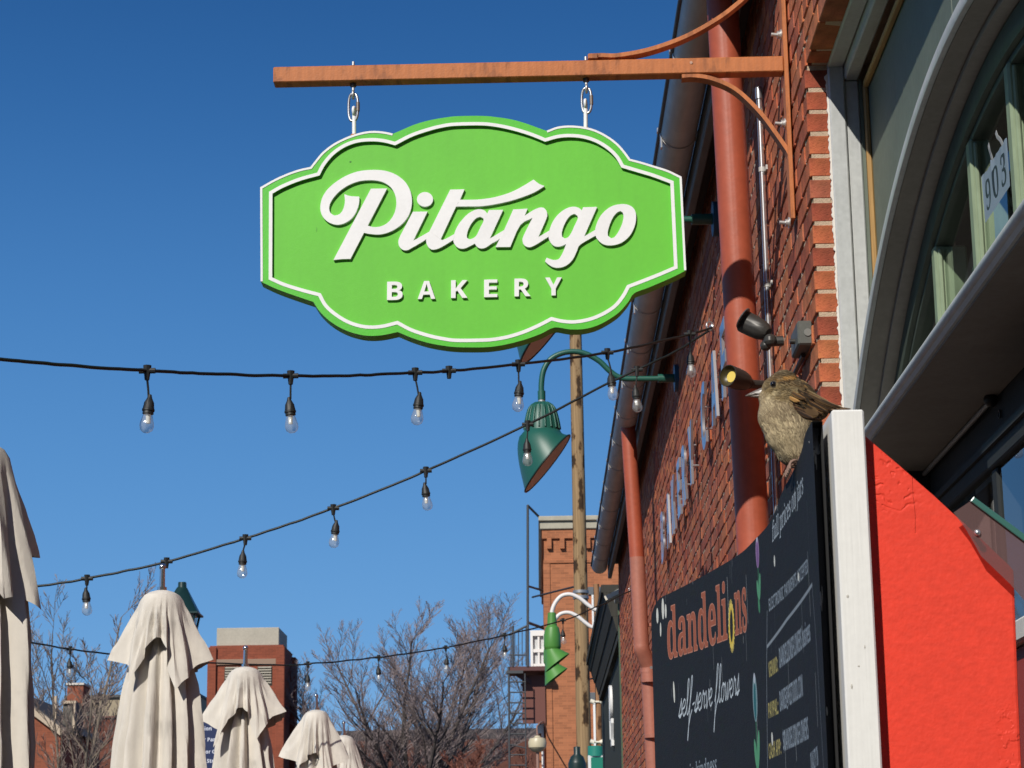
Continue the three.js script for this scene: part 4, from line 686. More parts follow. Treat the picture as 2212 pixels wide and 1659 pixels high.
// ---------------------------------------------------------------- sparrow perched on the board
{
  const BD = 2.5, U = 0.1984 * BD * 1.012 / FOCAL;             // metres for one unit of the survey used for the bird
  const at = (x, y, z = 0) => { const p = atZ((2850 + x / 2.765) * 0.5486, (1350 + y / 2.765) * 0.5486, BD); p.z += z * U; return p; };
  const t = thing('house_sparrow', 'small brown streaked sparrow perched on the black menu board', 'bird', at(820, 1330));
  // body as one surface: tapered capsules joined with a smooth minimum
  const bones = [[610, 800, 228, 690, 1000, 222], [690, 1000, 222, 752, 1190, 158], [610, 800, 228, 790, 640, 220], [790, 640, 220, 1040, 730, 108], [690, 1000, 215, 960, 800, 110], [648, 482, 176, 700, 600, 200], [648, 482, 176, 545, 500, 122], [545, 505, 118, 500, 600, 112], [500, 600, 112, 560, 740, 190], [748, 1200, 150, 800, 1270, 88], [500, 555, 88, 462, 562, 66]];
  const N = 92, size = 640, cx = 680, cy = 830, mc = new MarchingCubes(N, new THREE.MeshBasicMaterial(), true, false, 260000); mc.isolation = 0; mc.reset();
  const f3 = (x, y, z) => {                                     // signed distance in survey units, z towards the camera, flattened a little
    const Z = z / 0.9; let acc = 0;
    for (const [ax, ay, ar, bx2, by, br] of bones) { const ux = bx2 - ax, uy = by - ay, l = ux * ux + uy * uy; let h = ((x - ax) * ux + (y - ay) * uy) / l; h = Math.max(0, Math.min(1, h)); const d = Math.hypot(x - ax - ux * h, y - ay - uy * h, Z) - (ar + (br - ar) * h); acc += Math.exp(-d / 13); }
    return -13 * Math.log(acc);
  };
  for (let k = 0; k < N; k++) for (let j = 0; j < N; j++) for (let i = 0; i < N; i++) {
    const x = cx + (i / N * 2 - 1) * size, y = cy - (j / N * 2 - 1) * size, z = (k / N * 2 - 1) * size;
    let d = f3(x, y, z);
    if (Math.abs(d) < 60) { const q = x * 0.6 + y * 0.8, w = x * 0.8 - y * 0.6; d += 3 * n3(q * 0.008, w * 0.03, z * 0.03); }
    mc.field[k * N * N + j * N + i] = -d;
  }
  mc.update();
  const cnt = mc.count, g0 = new THREE.BufferGeometry(); g0.setAttribute('position', new THREE.BufferAttribute(mc.positionArray.slice(0, cnt * 3), 3));
  let g = mergeVertices(g0, 1e-4); const pos = g.attributes.position, col = new Float32Array(pos.count * 3), W = [];
  const lin = (r, gg, b) => [r, gg, b].map((v) => Math.pow(v / 255, 2.2)), mix = (a, b, k) => a.map((v, i) => v + (b[i] - v) * k);
  const BELLY = lin(172, 156, 124), BREAST = lin(138, 122, 96), BROWN = lin(88, 68, 40), GREYB = lin(88, 77, 57), BUFF = lin(176, 128, 62), DARK = lin(28, 22, 17), CHEEK = lin(112, 95, 64), PALE = lin(214, 198, 158), FLANK = lin(92, 85, 70);
  const segd = (x, y, a, b) => { const ux = b[0] - a[0], uy = b[1] - a[1]; let h = ((x - a[0]) * ux + (y - a[1]) * uy) / (ux * ux + uy * uy); h = Math.max(0, Math.min(1, h)); return Math.hypot(x - a[0] - ux * h, y - a[1] - uy * h); };
  const tint = (x, y, z) => {                                   // plumage colour at a place on the body
    const q = x * 0.55 + y * 0.83, w = x * 0.83 - y * 0.55, fine = n3(q * 0.02, w * 0.075, z * 0.05), mid = n3(q * 0.008, w * 0.03, z * 0.02);
    let c = mix(BREAST, BELLY, sm(760, 1050, y)); c = mix(c, FLANK, sm(1080, 1280, y + (620 - x) * 0.5) * 0.85);
    c = mix(c, PALE, 0.45 * sm(0.15, 0.7, fine)); c = mix(c, GREYB, 0.5 * sm(0.1, 0.6, -mid));
    const backness = sm(-40, 50, (x - 640) * 0.62 - (y - 650) * 0.74 + 40 * mid);
    let b = mix(BROWN, GREYB, sm(-0.3, 0.4, mid)); b = mix(b, DARK, 0.85 * sm(0.2, 0.45, n3(q * 0.006 + 4, w * 0.035, z * 0.03)) * sm(720, 820, x)); b = mix(b, BUFF, 0.45 * sm(0.35, 0.65, fine)); c = mix(c, b, backness);
    const head = 1 - sm(165, 235, Math.hypot((x - 620) * 0.92, y - 480));
    if (head > 0) {
      let h = mix(CHEEK, BROWN, sm(-30, 40, (x - 500) * 0.3 - (y - 450)));
      h = mix(h, GREYB, 0.6 * sm(0, 0.5, mid)); h = mix(h, lin(74, 62, 42), sm(50, 95, (x - 500) * 0.45 - (y - 405)) * 0.8);
      h = mix(h, BUFF, (0.25 + 0.4 * sm(560, 700, x)) * (1 - sm(4, 38, segd(x, y, [575, 436], [745, 402]) + 9 * fine))); h = mix(h, DARK, 0.7 * (1 - sm(5, 20, segd(x, y, [585, 468], [700, 448])))); h = mix(h, DARK, 0.6 * (1 - sm(3, 18, segd(x, y, [440, 525], [500, 488])))); h = mix(h, PALE, 0.4 * (1 - sm(10, 40, segd(x, y, [470, 625], [540, 570]))));
      h = mix(h, PALE, 0.15 * sm(0.2, 0.7, fine)); c = mix(c, h, head);
    }
    c = mix(c, lin(160, 146, 116), (1 - sm(20, 90, Math.hypot((x - 460) * 0.8, y - 690))) * 0.5);
    const k = 1 + 0.16 * fine + 0.1 * n3(x * 0.12, y * 0.12, z * 0.12); return c.map((e) => Math.max(0.004, e * k));
  };
  for (let i = 0; i < pos.count; i++) {
    const x = cx + pos.getX(i) * size, y = cy - pos.getY(i) * size, z = pos.getZ(i) * size;
    col.set(tint(x, y, z), i * 3); const p = at(x, y, z); W.push(p.x, p.y, p.z);
  }
  g.setAttribute('position', new THREE.Float32BufferAttribute(W, 3)); g.setAttribute('color', new THREE.BufferAttribute(col, 3)); g.computeVertexNormals();
  { // outward faces
    const ix = g.index, a = V(), b = V(), c = V(), ctr = at(680, 850); a.fromBufferAttribute(g.attributes.position, ix.getX(0)); let s = 0;
    for (let i = 0; i < 600; i += 3) { a.fromBufferAttribute(g.attributes.position, ix.getX(i)); b.fromBufferAttribute(g.attributes.position, ix.getX(i + 1)).sub(a); c.fromBufferAttribute(g.attributes.position, ix.getX(i + 2)).sub(a); s += Math.sign(b.cross(c).dot(a.sub(ctr))); }
    if (s < 0) { const arr = ix.array; for (let i = 0; i < arr.length; i += 3) { const k = arr[i]; arr[i] = arr[i + 1]; arr[i + 1] = k; } g.computeVertexNormals(); }
  }
  const fur = mat([1, 1, 1], { rough: 0.92, sheen: 0.3, sheenRoughness: 0.6 }); fur.vertexColors = true;
  obj('body', g, fur, t, { uv: false });
  // near surface of the body, so that feathers lie on it
  const surf = (x, y) => { let lo = 0, hi = 320; if (f3(x, y, 0) > 0) return 0; for (let i = 0; i < 22; i++) { const m = (lo + hi) / 2; if (f3(x, y, m) < 0) lo = m; else hi = m; } return lo; };
  const feather = (x0, y0, x1, y1, w, z0, z1, core, rimc, bend = 0, n = 8) => {   // leaf-shaped blade with a darker centre
    const P = [], Cc = [], ux = x1 - x0, uy = y1 - y0, L = Math.hypot(ux, uy), nx = -uy / L, ny = ux / L, row = [];
    for (let i = 0; i <= n; i++) { const s = i / n, wd = w * Math.pow(Math.sin(Math.PI * Math.min(0.995, 0.12 + s * 0.86)), 0.6), mx = x0 + ux * s + nx * bend * Math.sin(Math.PI * s), my = y0 + uy * s + ny * bend * Math.sin(Math.PI * s), z = z0 + (z1 - z0) * s;
      row.push([[-1, 0, rimc], [-0.45, 4, core], [0.35, 5, core], [1, -3, rimc]].map(([k, dz, c]) => [mx + nx * wd * k, my + ny * wd * k, z + dz, c])); }
    for (let i = 0; i < n; i++) for (let k = 0; k < 3; k++) for (const [a, b] of [[i, k], [i + 1, k], [i + 1, k + 1], [i, k], [i + 1, k + 1], [i, k + 1]]) { const [x, y, z, c] = row[a][b], p = at(x, y, z), v = 1 + 0.25 * n3(x * 0.03, y * 0.03, z); P.push(p.x, p.y, p.z); Cc.push(...c.map((e) => e * v)); }
    const gg = new THREE.BufferGeometry(); gg.setAttribute('position', new THREE.Float32BufferAttribute(P, 3)); gg.setAttribute('color', new THREE.Float32BufferAttribute(Cc, 3)); gg.computeVertexNormals(); return gg;
  };
  const fm = mat([1, 1, 1], { rough: 0.88, sheen: 0.2 }); fm.vertexColors = true; fm.side = THREE.DoubleSide;
  const small = [];                                             // body feathers, lying back from the head
  for (let i = 0; i < 3400 && small.length < 1500; i++) {
    const x = rr(370, 1120), y = rr(300, 1380); if (f3(x, y, 0) > -6) continue;
    const hd = Math.hypot(x - 620, y - 480) < 215, bk = (x - 640) * 0.62 - (y - 650) * 0.74 > 0; let dx = hd ? 0.93 : bk ? 0.9 : 0.42, dy = hd ? 0.37 : bk ? 0.44 : 0.9; const a = rr(-0.28, 0.28), L = hd ? rr(26, 46) : rr(52, 96);
    [dx, dy] = [dx * Math.cos(a) - dy * Math.sin(a), dx * Math.sin(a) + dy * Math.cos(a)];
    if (Math.hypot(x - 528, y - 478) < 46 || (x < 470 && y > 480 && y < 620)) continue;
    const x1 = x + dx * L, y1 = y + dy * L, c = tint(x, y, surf(x, y)), k = rr(0.93, 1.07); if (f3(x1, y1, 0) > 14) continue;
    small.push(feather(x, y, x1, y1, L * 0.15, surf(x, y) - 1, surf(x1, y1) + rr(2, 5), c.map((e) => e * k * 0.97), c.map((e) => e * k * 1.07), 0, 3));
  }
  stuff(obj('plumage', small, fm, t, { uv: false }));
  const wing = obj('wing', [feather(735, 668, 1010, 815, 86, surf(735, 668) - 4, surf(950, 790) + 12, lin(98, 76, 50), lin(120, 95, 62), 12)], fm, t, { uv: false });
  const rows = [[705, 655, 980, 842, 30, lin(46, 36, 28), lin(150, 104, 62)], [728, 705, 1010, 848, 26, lin(52, 40, 30), lin(158, 108, 66)], [745, 745, 1045, 842, 24, lin(60, 46, 34), lin(150, 106, 70)], [775, 780, 960, 848, 22, lin(56, 44, 36), lin(120, 92, 66)],
    [735, 640, 1060, 800, 26, lin(58, 44, 30), lin(170, 122, 74)], [770, 620, 1120, 770, 26, lin(50, 38, 28), lin(150, 112, 70)], [810, 600, 1180, 750, 24, lin(70, 54, 38), lin(168, 128, 84)], [850, 585, 1225, 735, 22, lin(44, 34, 26), lin(140, 108, 72)], [900, 600, 1262, 728, 19, lin(84, 66, 46), lin(160, 126, 86)], [940, 610, 1292, 722, 16, lin(60, 48, 36), lin(150, 122, 88)], [880, 560, 1150, 660, 18, lin(120, 96, 66), lin(170, 150, 110)], [780, 560, 960, 650, 22, lin(50, 40, 28), lin(110, 88, 58)], [720, 590, 860, 660, 24, lin(70, 54, 36), lin(150, 112, 66)], [690, 640, 800, 690, 20, lin(150, 110, 62), lin(196, 156, 96)], [860, 540, 1060, 610, 16, lin(46, 38, 30), lin(120, 100, 70)]];
  rows.forEach(([x0, y0, x1, y1, w, c0, c1], i) => obj('feather', feather(x0, y0, x1, y1, w, surf(x0, y0) + 10 + i * 1.5, Math.max(20, surf(x1, y1)) + 16 + i * 2, c0, c1, 8), fm, wing, { uv: false }));
  obj('tail', [0, 1, 2, 3, 4].map((i) => feather(1040, 740 - i * 8, 1330 + i * 14, 760 - i * 12, 22, 10 - i * 8, -10 - i * 6, lin(66, 54, 42), lin(128, 104, 76))), fm, t, { uv: false });
  // beak in two halves
  const cone = (bx0, by0, r, tx0, ty0, flat) => { const gg = plain(new THREE.ConeGeometry(1, 1, 18, 6)), p = gg.attributes.position, ux = tx0 - bx0, uy = ty0 - by0, L = Math.hypot(ux, uy), nx = -uy / L, ny = ux / L; for (let i = 0; i < p.count; i++) { const s = p.getY(i) + 0.5, k = Math.pow(1 - s, 0.72) / Math.max(1e-3, 1 - s); const a = p.getX(i) * r * flat * (s < 1 ? k : 0), z = p.getZ(i) * r * 0.8 * (s < 1 ? k : 0), q = at(bx0 + ux * s + nx * a, by0 + uy * s + ny * a + 10 * s * s, z); p.setXYZ(i, q.x, q.y, q.z); } gg.computeVertexNormals(); return gg; };
  obj('upper_beak', cone(450, 530, 70, 230, 570, 0.74), mat([0.17, 0.15, 0.125], { rough: 0.3, clearcoat: 0.5 }), t, { smoothN: 0.9 });
  obj('lower_beak', cone(455, 580, 54, 272, 574, 0.62), mat([0.15, 0.11, 0.085], { rough: 0.4 }), t, { smoothN: 0.9 });
  const ez = surf(528, 478) - 8, ep = at(528, 478, ez), eye = obj('eye', ball(ep.x, ep.y, ep.z, 35 * U, 18), mat([0.008, 0.006, 0.005], { rough: 0.06, clearcoat: 1 }), t);
  obj('eye_ring', plain(new THREE.TorusGeometry(36 * U, 5 * U, 8, 24)).rotateY(-0.3).translate(ep.x, ep.y, ep.z + 8 * U), mat([0.11, 0.09, 0.06], { rough: 0.8 }), eye);
  // legs and toes closed on the edge of the board
  const skin = mat([0.26, 0.16, 0.12], { rough: 0.6 }), claw = mat([0.05, 0.04, 0.035], { rough: 0.4 });
  for (const [x, y, z, s] of [[800, 1230, 60, 0.132], [840, 1200, -20, 0.115]]) {
    const [sx] = [s], foot = boardAt(sx, boardTop(sx) + 0.0022, -0.004), hip = at(x, y, z), toes = [];
    const leg = obj('leg', [rod(hip, foot, 0.0022, 8, 0.0026)], skin, t);
    for (const k of [-0.009, -0.001, 0.007]) toes.push(tube([foot, foot.clone().add(V(-0.006, 0.0015, k)), foot.clone().add(V(-0.0115, -0.002, k * 1.3)), foot.clone().add(V(-0.0125, -0.009, k * 1.4))], 0.0017, 6, 14));
    toes.push(tube([foot, foot.clone().add(V(0.007, 0.001, 0.002)), foot.clone().add(V(0.0125, -0.005, 0.003))], 0.0017, 6, 10)); obj('toe', toes, skin, leg);
    obj('claw', [-0.009, -0.001, 0.007].map((k) => rod(foot.clone().add(V(-0.0125, -0.009, k * 1.4)), foot.clone().add(V(-0.0105, -0.015, k * 1.4)), 0.0013, 6, 0.0003)), claw, leg);
  }
}

// ---------------------------------------------------------------- gooseneck lamps on the hall
const quatTo = (d) => new THREE.Quaternion().setFromUnitVectors(V(0, 1, 0), d.clone().normalize());
{
  const green = mat([0.014, 0.1, 0.072], { rough: 0.42, clearcoat: 0.12 }), inside = mat([0.8, 0.7, 0.62], { rough: 0.7 }), alu = mat([0.5, 0.52, 0.5], { metal: 0.6, rough: 0.4 });
  const make = (d, y0, label) => {
    const t = thing('gooseneck_lamp', label, 'wall lamp', V(WX, y0, -d), 'dark green gooseneck lamps on the brick wall');
    const O = V(0.0, y0, -d), lx = 0.055, S = 1;
    const q = (x, y, z = 0) => V(x, y0 + y, -d + z);
    const arm = obj('arm', tube([q(WX - 0.02, 0), q(0.6, 0), q(0.485, 0.008), q(0.43, 0.045), q(0.37, 0.105), q(0.28, 0.152), q(0.19, 0.155), q(0.11, 0.12), q(0.07, 0.06), q(lx, -0.02), q(lx, -0.1)], 0.0155, 12, 90), green, t);
    obj('arm_collar', rod(q(WX - 0.11, 0), q(WX - 0.02, 0), 0.024, 16), green, arm); obj('neck_collar', rod(q(lx, -0.06), q(lx, -0.11), 0.021, 16), green, arm);
    obj('wall_plate', [rod(q(WX - 0.022, 0), q(WX + 0.004, 0), 0.075, 28)], mat([0.02, 0.09, 0.16], { rough: 0.4 }), t);
    obj('neck_ring', rod(q(lx, -0.108), q(lx, -0.125), 0.019, 16), alu, t);
    const ribs = []; for (let i = 0; i < 18; i++) { const a = i / 18 * 2 * Math.PI; ribs.push(tube([[0.036, -0.128], [0.066, -0.15], [0.086, -0.21], [0.098, -0.275]].map(([r, y]) => q(lx + r * Math.cos(a), y, r * Math.sin(a))), 0.006, 5, 12)); }
    const hs = obj('ribbed_housing', lathe([[0.001, -0.122], [0.034, -0.124], [0.064, -0.145], [0.083, -0.2], [0.096, -0.27], [0.098, -0.3], [0.001, -0.3]].map(([r, y]) => [r, y]), 36).translate(lx, y0, -d), green, t, { smoothN: 0.5 });
    obj('rib', ribs, green, hs);
    // angled shade: a bell cut by a slanting plane; opens towards the wall
    const tip = q(-0.043, -0.612), high = q(0.204, -0.312), neckY = -0.285, P = [], Q = [], n = 48, m = 10;
    const rc = tip.clone().lerp(high, 0.5), e1 = high.clone().sub(tip).multiplyScalar(0.5), nrm = V(0, 0, 1), rr2 = e1.length();
    const ringAt = (a, s, shrink) => { const ca = Math.cos(a), sa = Math.sin(a); const rim = rc.clone().addScaledVector(e1, ca * shrink).addScaledVector(nrm, sa * rr2 * shrink), nk = q(lx + 0.1 * ca * shrink, neckY, 0.1 * sa * shrink); const p = nk.lerp(rim, s), bulge = Math.sin(Math.PI * Math.pow(s, 0.6)); p.x += bulge * (ca < 0 ? 0.036 * ca : 0.0); p.z += 0.02 * bulge * sa; p.y += bulge * (ca > 0 ? -0.012 * ca : 0.004); return p; };
    for (const [arr, sh] of [[P, 1], [Q, 0.965]]) for (let i = 0; i < n; i++) for (let j = 0; j < m; j++) { const c = [[i, j], [i + 1, j], [i + 1, j + 1], [i, j + 1]].map(([a, b]) => ringAt(a / n * 2 * Math.PI, b / m, sh)); for (const k of sh === 1 ? [0, 1, 2, 0, 2, 3] : [0, 2, 1, 0, 3, 2]) arr.push(c[k]); }
    const gs = new THREE.BufferGeometry().setFromPoints(P); gs.computeVertexNormals(); const gi = new THREE.BufferGeometry().setFromPoints(Q); gi.computeVertexNormals();
    const sd = obj('shade', gs, green, t, { smoothN: 0.8 }); obj('shade_lining', gi, inside, sd, { smoothN: 0.8 });
    obj('shade_rim', tube(Array.from({ length: 40 }, (_, i) => ringAt(i / 40 * 2 * Math.PI, 1, 1)), 0.005, 6, 90, true), mat([0.008, 0.03, 0.024], { rough: 0.35 }), sd);
  };
  make(11.53, 4.326, 'dark green gooseneck lamp under the green sign, angled shade facing the wall');
  make(8.82, 4.375, 'dark green gooseneck lamp mostly hidden behind the green sign');
}

// ---------------------------------------------------------------- string lights
{
  const rubber = mat([0.012, 0.014, 0.014], { rough: 0.55 }), cableM = mat([0.01, 0.016, 0.016], { rough: 0.5 }), clear = glassPane([0.86, 0.88, 0.88], 0.12), fil = mat([0.92, 0.9, 0.84], { rough: 0.4 }); clear.transmission = 0.86;
  const bulbP = [[0.011, 0], [0.0145, -0.008], [0.0205, -0.03], [0.0215, -0.04], [0.018, -0.051], [0.009, -0.058], [0.0005, -0.0595]];
  const sock = [[0.0005, 0.052], [0.005, 0.05], [0.0075, 0.04], [0.0145, 0.026], [0.017, 0.008], [0.0185, 0.006], [0.0185, 0.001], [0.016, -0.001], [0.0165, -0.008], [0.0005, -0.008]];
  const strand = (label, pts, bulbs, anchor, r = 0.0052) => {   // pts: [x, y, distance]; bulbs: [x along the cable, drop, swing]
    const W = smooth(pts.map((p) => [p[0], p[1]]), 8, false, 170), D = (x) => { for (let i = 0; i < pts.length - 1; i++) { const a = pts[i], b = pts[i + 1]; if ((x >= a[0] && x <= b[0]) || (x <= a[0] && x >= b[0])) return a[2] + (b[2] - a[2]) * (x - a[0]) / (b[0] - a[0]); } return x < pts[0][0] ? pts[0][2] : pts[pts.length - 1][2]; };
    const world = W.map(([x, y]) => atZ(x, y + 1.1 * n2(x * 0.021, pts[0][1]), D(x))), base = world[Math.floor(world.length / 2)];
    const t = thing('string_light', label, 'string lights', base, 'strings of bulbs across the street');
    obj('cable', plain(new THREE.TubeGeometry(new THREE.CatmullRomCurve3(world), world.length * 2, r, 8)), cableM, t);
    if (anchor) { const e = world[world.length - 1]; obj('wall_hook', [ball(e.x, e.y, e.z, 0.016, 10), rod(e, V(WX + 0.01, e.y - 0.005, e.z), 0.006, 8), plain(new THREE.TorusGeometry(0.02, 0.004, 6, 16)).rotateY(0.6).translate(e.x - 0.012, e.y + 0.004, e.z)], galvBright, t); }
    const yAt = (x) => { for (let i = 0; i < W.length - 1; i++) if ((x - W[i][0]) * (x - W[i + 1][0]) <= 0) return W[i][1] + (W[i + 1][1] - W[i][1]) * (x - W[i][0]) / (W[i + 1][0] - W[i][0] || 1); return W[0][1]; };
    for (const [x, drop, sw = 0, k = 1] of bulbs) {
      const tx = rr(-0.1, 0.1), tz = rr(-0.13, 0.13), c = atZ(x, yAt(x), D(x)), b = c.clone().add(V(sw, -drop, 0));
      const hd = obj('lamp_holder', [rod(c.clone().add(V(-0.024, 0, 0)), c.clone().add(V(0.024, 0, 0)), 0.0085, 8), rod(c.clone().add(V(0, 0.016, 0)), c.clone().add(V(0, -0.028, 0)), 0.0125, 8, 0.007),
        ...(drop > 0 ? [tube([c.clone().add(V(0, -0.02, 0)), c.clone().lerp(b, 0.45).add(V(sw * 0.25, 0, 0)), b.clone().add(V(0, 0.045 * k, 0))], 0.0036, 6, 12), lathe(sock.map(([a, h]) => [a * k, h * k]), 20).rotateX(tx).rotateZ(tz).translate(b.x, b.y, b.z)] : [])], rubber, t, { smoothN: 0.6 });
      if (drop > 0) {
        obj('bulb', lathe(bulbP.map(([a, h]) => [a * k, (h - 0.006) * k]), 24).rotateX(tx).rotateZ(tz).translate(b.x, b.y, b.z), clear, hd, { smoothN: 1 });
        obj('filament', [rod(b.clone().add(V(0, -0.008 * k, 0)), b.clone().add(V(0.001, -0.036 * k, 0)), 0.0078 * k, 10, 0.0064 * k)], fil, hd);
      }
    }
    return t;
  };
  strand('nearest string of clear bulbs crossing just below the green sign', [[-1500, 560, 3.6], [-1000, 655, 4.15], [-420, 735, 4.9], [-150, 762, 5.35], [0, 776, 5.65], [160, 790, 5.9], [318, 801, 6.2], [470, 808, 6.45], [628, 812, 6.7], [760, 811, 6.95], [897, 805, 7.2], [970, 801, 7.35], [1120, 787, 7.7], [1310, 762, 8.3], [1490, 722, 9.0], [1540, 706, 9.22]],
    [[318, 0.122, 0.006], [628, 0.12], [897, 0.118, 0.01], [970, 0], [1120, 0.112], [1312, 0.128, 0.014], [1490, 0.125]], true);
  strand('middle string of clear bulbs rising from the umbrellas to the brick wall', [[-1000, 1262, 9.3], [-600, 1292, 9.15], [-250, 1296, 9.0], [-100, 1286, 8.95], [50, 1270, 8.95], [188, 1250, 8.95], [360, 1213, 8.9], [530, 1163, 8.85], [720, 1098, 8.85], [920, 1017, 8.8], [1140, 917, 8.85], [1310, 830, 8.95], [1400, 788, 9.0], [1461, 758, 9.1], [1538, 710, 9.24]],
    [[188, 0.088], [360, 0], [530, 0.1, -0.01], [720, 0.1, 0.008], [920, 0.1], [1140, 0.11, -0.004], [1376, 0.118, -0.006]], false);
  strand('farthest string of clear bulbs in front of the bare trees', [[-700, 1150, 10.8], [-400, 1252, 11.5], [-100, 1345, 12.4], [20, 1378, 12.8], [90, 1392, 13.0], [152, 1402, 13.1], [280, 1418, 13.4], [450, 1432, 13.9], [620, 1436, 14.3], [665, 1434, 14.4], [818, 1420, 14.9], [963, 1399, 15.5], [1090, 1372, 16.1], [1216, 1340, 16.8], [1300, 1306, 17.4], [1366, 1274, 18]],
    [[152, 0.108], [665, 0.115], [818, 0.11], [963, 0.115, 0.004], [1090, 0.115], [1216, 0.12]], true);
}

for (const [x, y, d, lab] of [[-1500, 560, 3.6, 'timber post out of frame carrying the nearest string of bulbs'], [-1000, 1262, 9.3, 'timber post out of frame carrying the middle string of bulbs'], [-700, 1150, 10.8, 'timber post out of frame carrying the farthest string of bulbs']]) {
  const p = atZ(x, y, d), t = thing('light_post', lab, 'post', V(p.x, 0, p.z)), m = mat([0.3, 0.2, 0.12], { tex: 'grain', r: 2, rough: 0.8 });
  obj('shaft', bx(0.1, p.y + 0.15, 0.1, p.x - 0.052, (p.y + 0.15) / 2, p.z, 0.006), m, t); obj('hook', rod(V(p.x - 0.01, p.y, p.z), V(p.x + 0.012, p.y, p.z), 0.007, 8), galvBright, t); obj('foot_block', bx(0.4, 0.3, 0.4, p.x - 0.05, 0.152, p.z, 0.02), mat([0.3, 0.29, 0.27], { rough: 0.9 }), t);
}

// ---------------------------------------------------------------- closed market umbrellas, a row of five
{
  const cloth = mat([0.8, 0.745, 0.655], { tex: 'cloth', r: 2.5, rough: 0.9, bump: 'weave', br: 8, bs: 0.0006, sheen: 0.2 }), chrome = mat([0.62, 0.62, 0.63], { metal: 0.95, rough: 0.18 }), wood = mat([0.3, 0.2, 0.12], { tex: 'grain', r: 3, rough: 0.6 }), iron = mat([0.03, 0.03, 0.03], { rough: 0.5 });
  const umbrella = (px, py, label, hem, sd) => {
    const p = atX(px, py, -1.5), t = thing('market_umbrella', label, 'umbrella', V(p.x, 0, p.z), 'row of closed cream market umbrellas'), T = p.y;
    const P3 = (x, y, z) => V(p.x + x, T + y, p.z + z);
    const sheet = (f, nu, nv, thick) => { const out = [], at2 = []; for (let i = 0; i <= nu; i++) { at2.push([]); for (let j = 0; j <= nv; j++) at2[i].push(f(i / nu, j / nv)); } for (let i = 0; i < nu; i++) for (let j = 0; j < nv; j++) out.push(at2[i][j], at2[i][j + 1], at2[i + 1][j + 1], at2[i][j], at2[i + 1][j + 1], at2[i + 1][j]); const g = new THREE.BufferGeometry().setFromPoints(out); g.computeVertexNormals(); return g; };
    // top flap: hem points [angle, radius, height], angle 0 = right, 90 = towards the camera
    const H = hem.map(([a, r, y]) => [a, r * (r < 0.135 ? 1.06 : 0.92), y]).sort((a, b) => a[0] - b[0]); H.push([H[0][0] + 360, H[0][1], H[0][2]]);
    const hemAt = (a) => { let x = a; while (x < H[0][0]) x += 360; while (x > H[H.length - 1][0]) x -= 360; for (let i = 0; i < H.length - 1; i++) if (x >= H[i][0] && x <= H[i + 1][0]) { const k = (x - H[i][0]) / (H[i + 1][0] - H[i][0]); return [H[i][1] + (H[i + 1][1] - H[i][1]) * k, H[i][2] + (H[i + 1][2] - H[i][2]) * k]; } return [0.15, -0.3]; };
    const cap = (u, v) => {
      const a = u * 2 * Math.PI, [R, y] = hemAt(u * 360), r0 = 0.085, dome = Math.min(1, v / 0.22);
      const s = Math.max(0, (v - 0.16) / 0.84), pw = Math.sin(a * 9 + sd + 2.4 * n2(Math.cos(a) * 1.3, Math.sin(a) * 1.3 + sd)), pleat = (0.006 * Math.sign(pw) * Math.pow(Math.abs(pw), 0.6) * (1 - 0.35 * s) + 0.008 * n2(Math.cos(a) * 4 + sd, Math.sin(a) * 4 + v * 1.5)) * Math.min(1, s * 1.8);
      const r = r0 * Math.sin(dome * Math.PI / 2) * (1 - s) + (R) * Math.pow(s, 0.97) + pleat + (s < 0.001 ? 0 : r0 * 0 );
      const yy = -0.05 * (1 - Math.cos(dome * Math.PI / 2)) + (y + 0.05) * Math.pow(s, 1.04) + 0.006 * n2(u * 9 + sd, v * 4) * s;
      return P3(r * Math.cos(a), yy, r * Math.sin(a));
    };
    const f = obj('top_flap', sheet((u, v) => cap(u, v), 180, 22), cloth, t, { smoothN: 0.42 });
    // folded canopy below, in deep pleats
    const fold = (u, v) => { const a = u * 2 * Math.PI, y = -0.14 - v * 1.25, base = 0.036 + 0.09 * (1 - Math.exp(-v / 0.13)) + 0.04 * v, w = 0.7 * n2(Math.cos(a) * 1.4 + sd * 3, v * 0.8), c = Math.sin(a * 12 + w + sd * 2.1), r = base * (1 + 0.27 * Math.sign(c) * Math.pow(Math.abs(c), 0.7) + 0.12 * n2(Math.cos(a) * 2.5 + v * 0.6, Math.sin(a) * 2.5 + sd)) + 0.006 * n2(u * 40, v * 6 + sd); return P3(r * Math.cos(a), y, r * Math.sin(a) * (0.5 + 0.3 * v)); };
    obj('folded_canopy', sheet((u, v) => fold(1 - u, v), 220, 26), cloth, t, { smoothN: 0.8 });
    obj('pole', rod(V(p.x, 0.05, p.z), V(p.x, T - 0.1, p.z), 0.019, 14), wood, t);
    const fin = obj('finial', [rod(P3(0, -0.02, 0), P3(0, 0.085, 0), 0.0125, 14, 0.0105), ball(p.x, T + 0.095, p.z, 0.0145, 12), rod(P3(0, -0.004, 0), P3(0, 0.012, 0), 0.019, 14)], chrome, t);
    obj('base_plate', bx(0.6, 0.05, 0.6, p.x, 0.03, p.z, 0.01), iron, t);
  };
  const mir = (h, k) => h.map(([a, r, y]) => [a, r * k, y * k]);
  umbrella(-46, 955, 'closed umbrella nearest the camera, half cut off at the left', [[4, 0.2, -0.46], [20, 0.12, -0.42], [46, 0.185, -0.44], [66, 0.1, -0.36], [95, 0.1, -0.33], [130, 0.19, -0.4], [180, 0.2, -0.34], [230, 0.12, -0.3], [290, 0.16, -0.3], [322, 0.2, -0.3], [346, 0.12, -0.3]], 1.3);
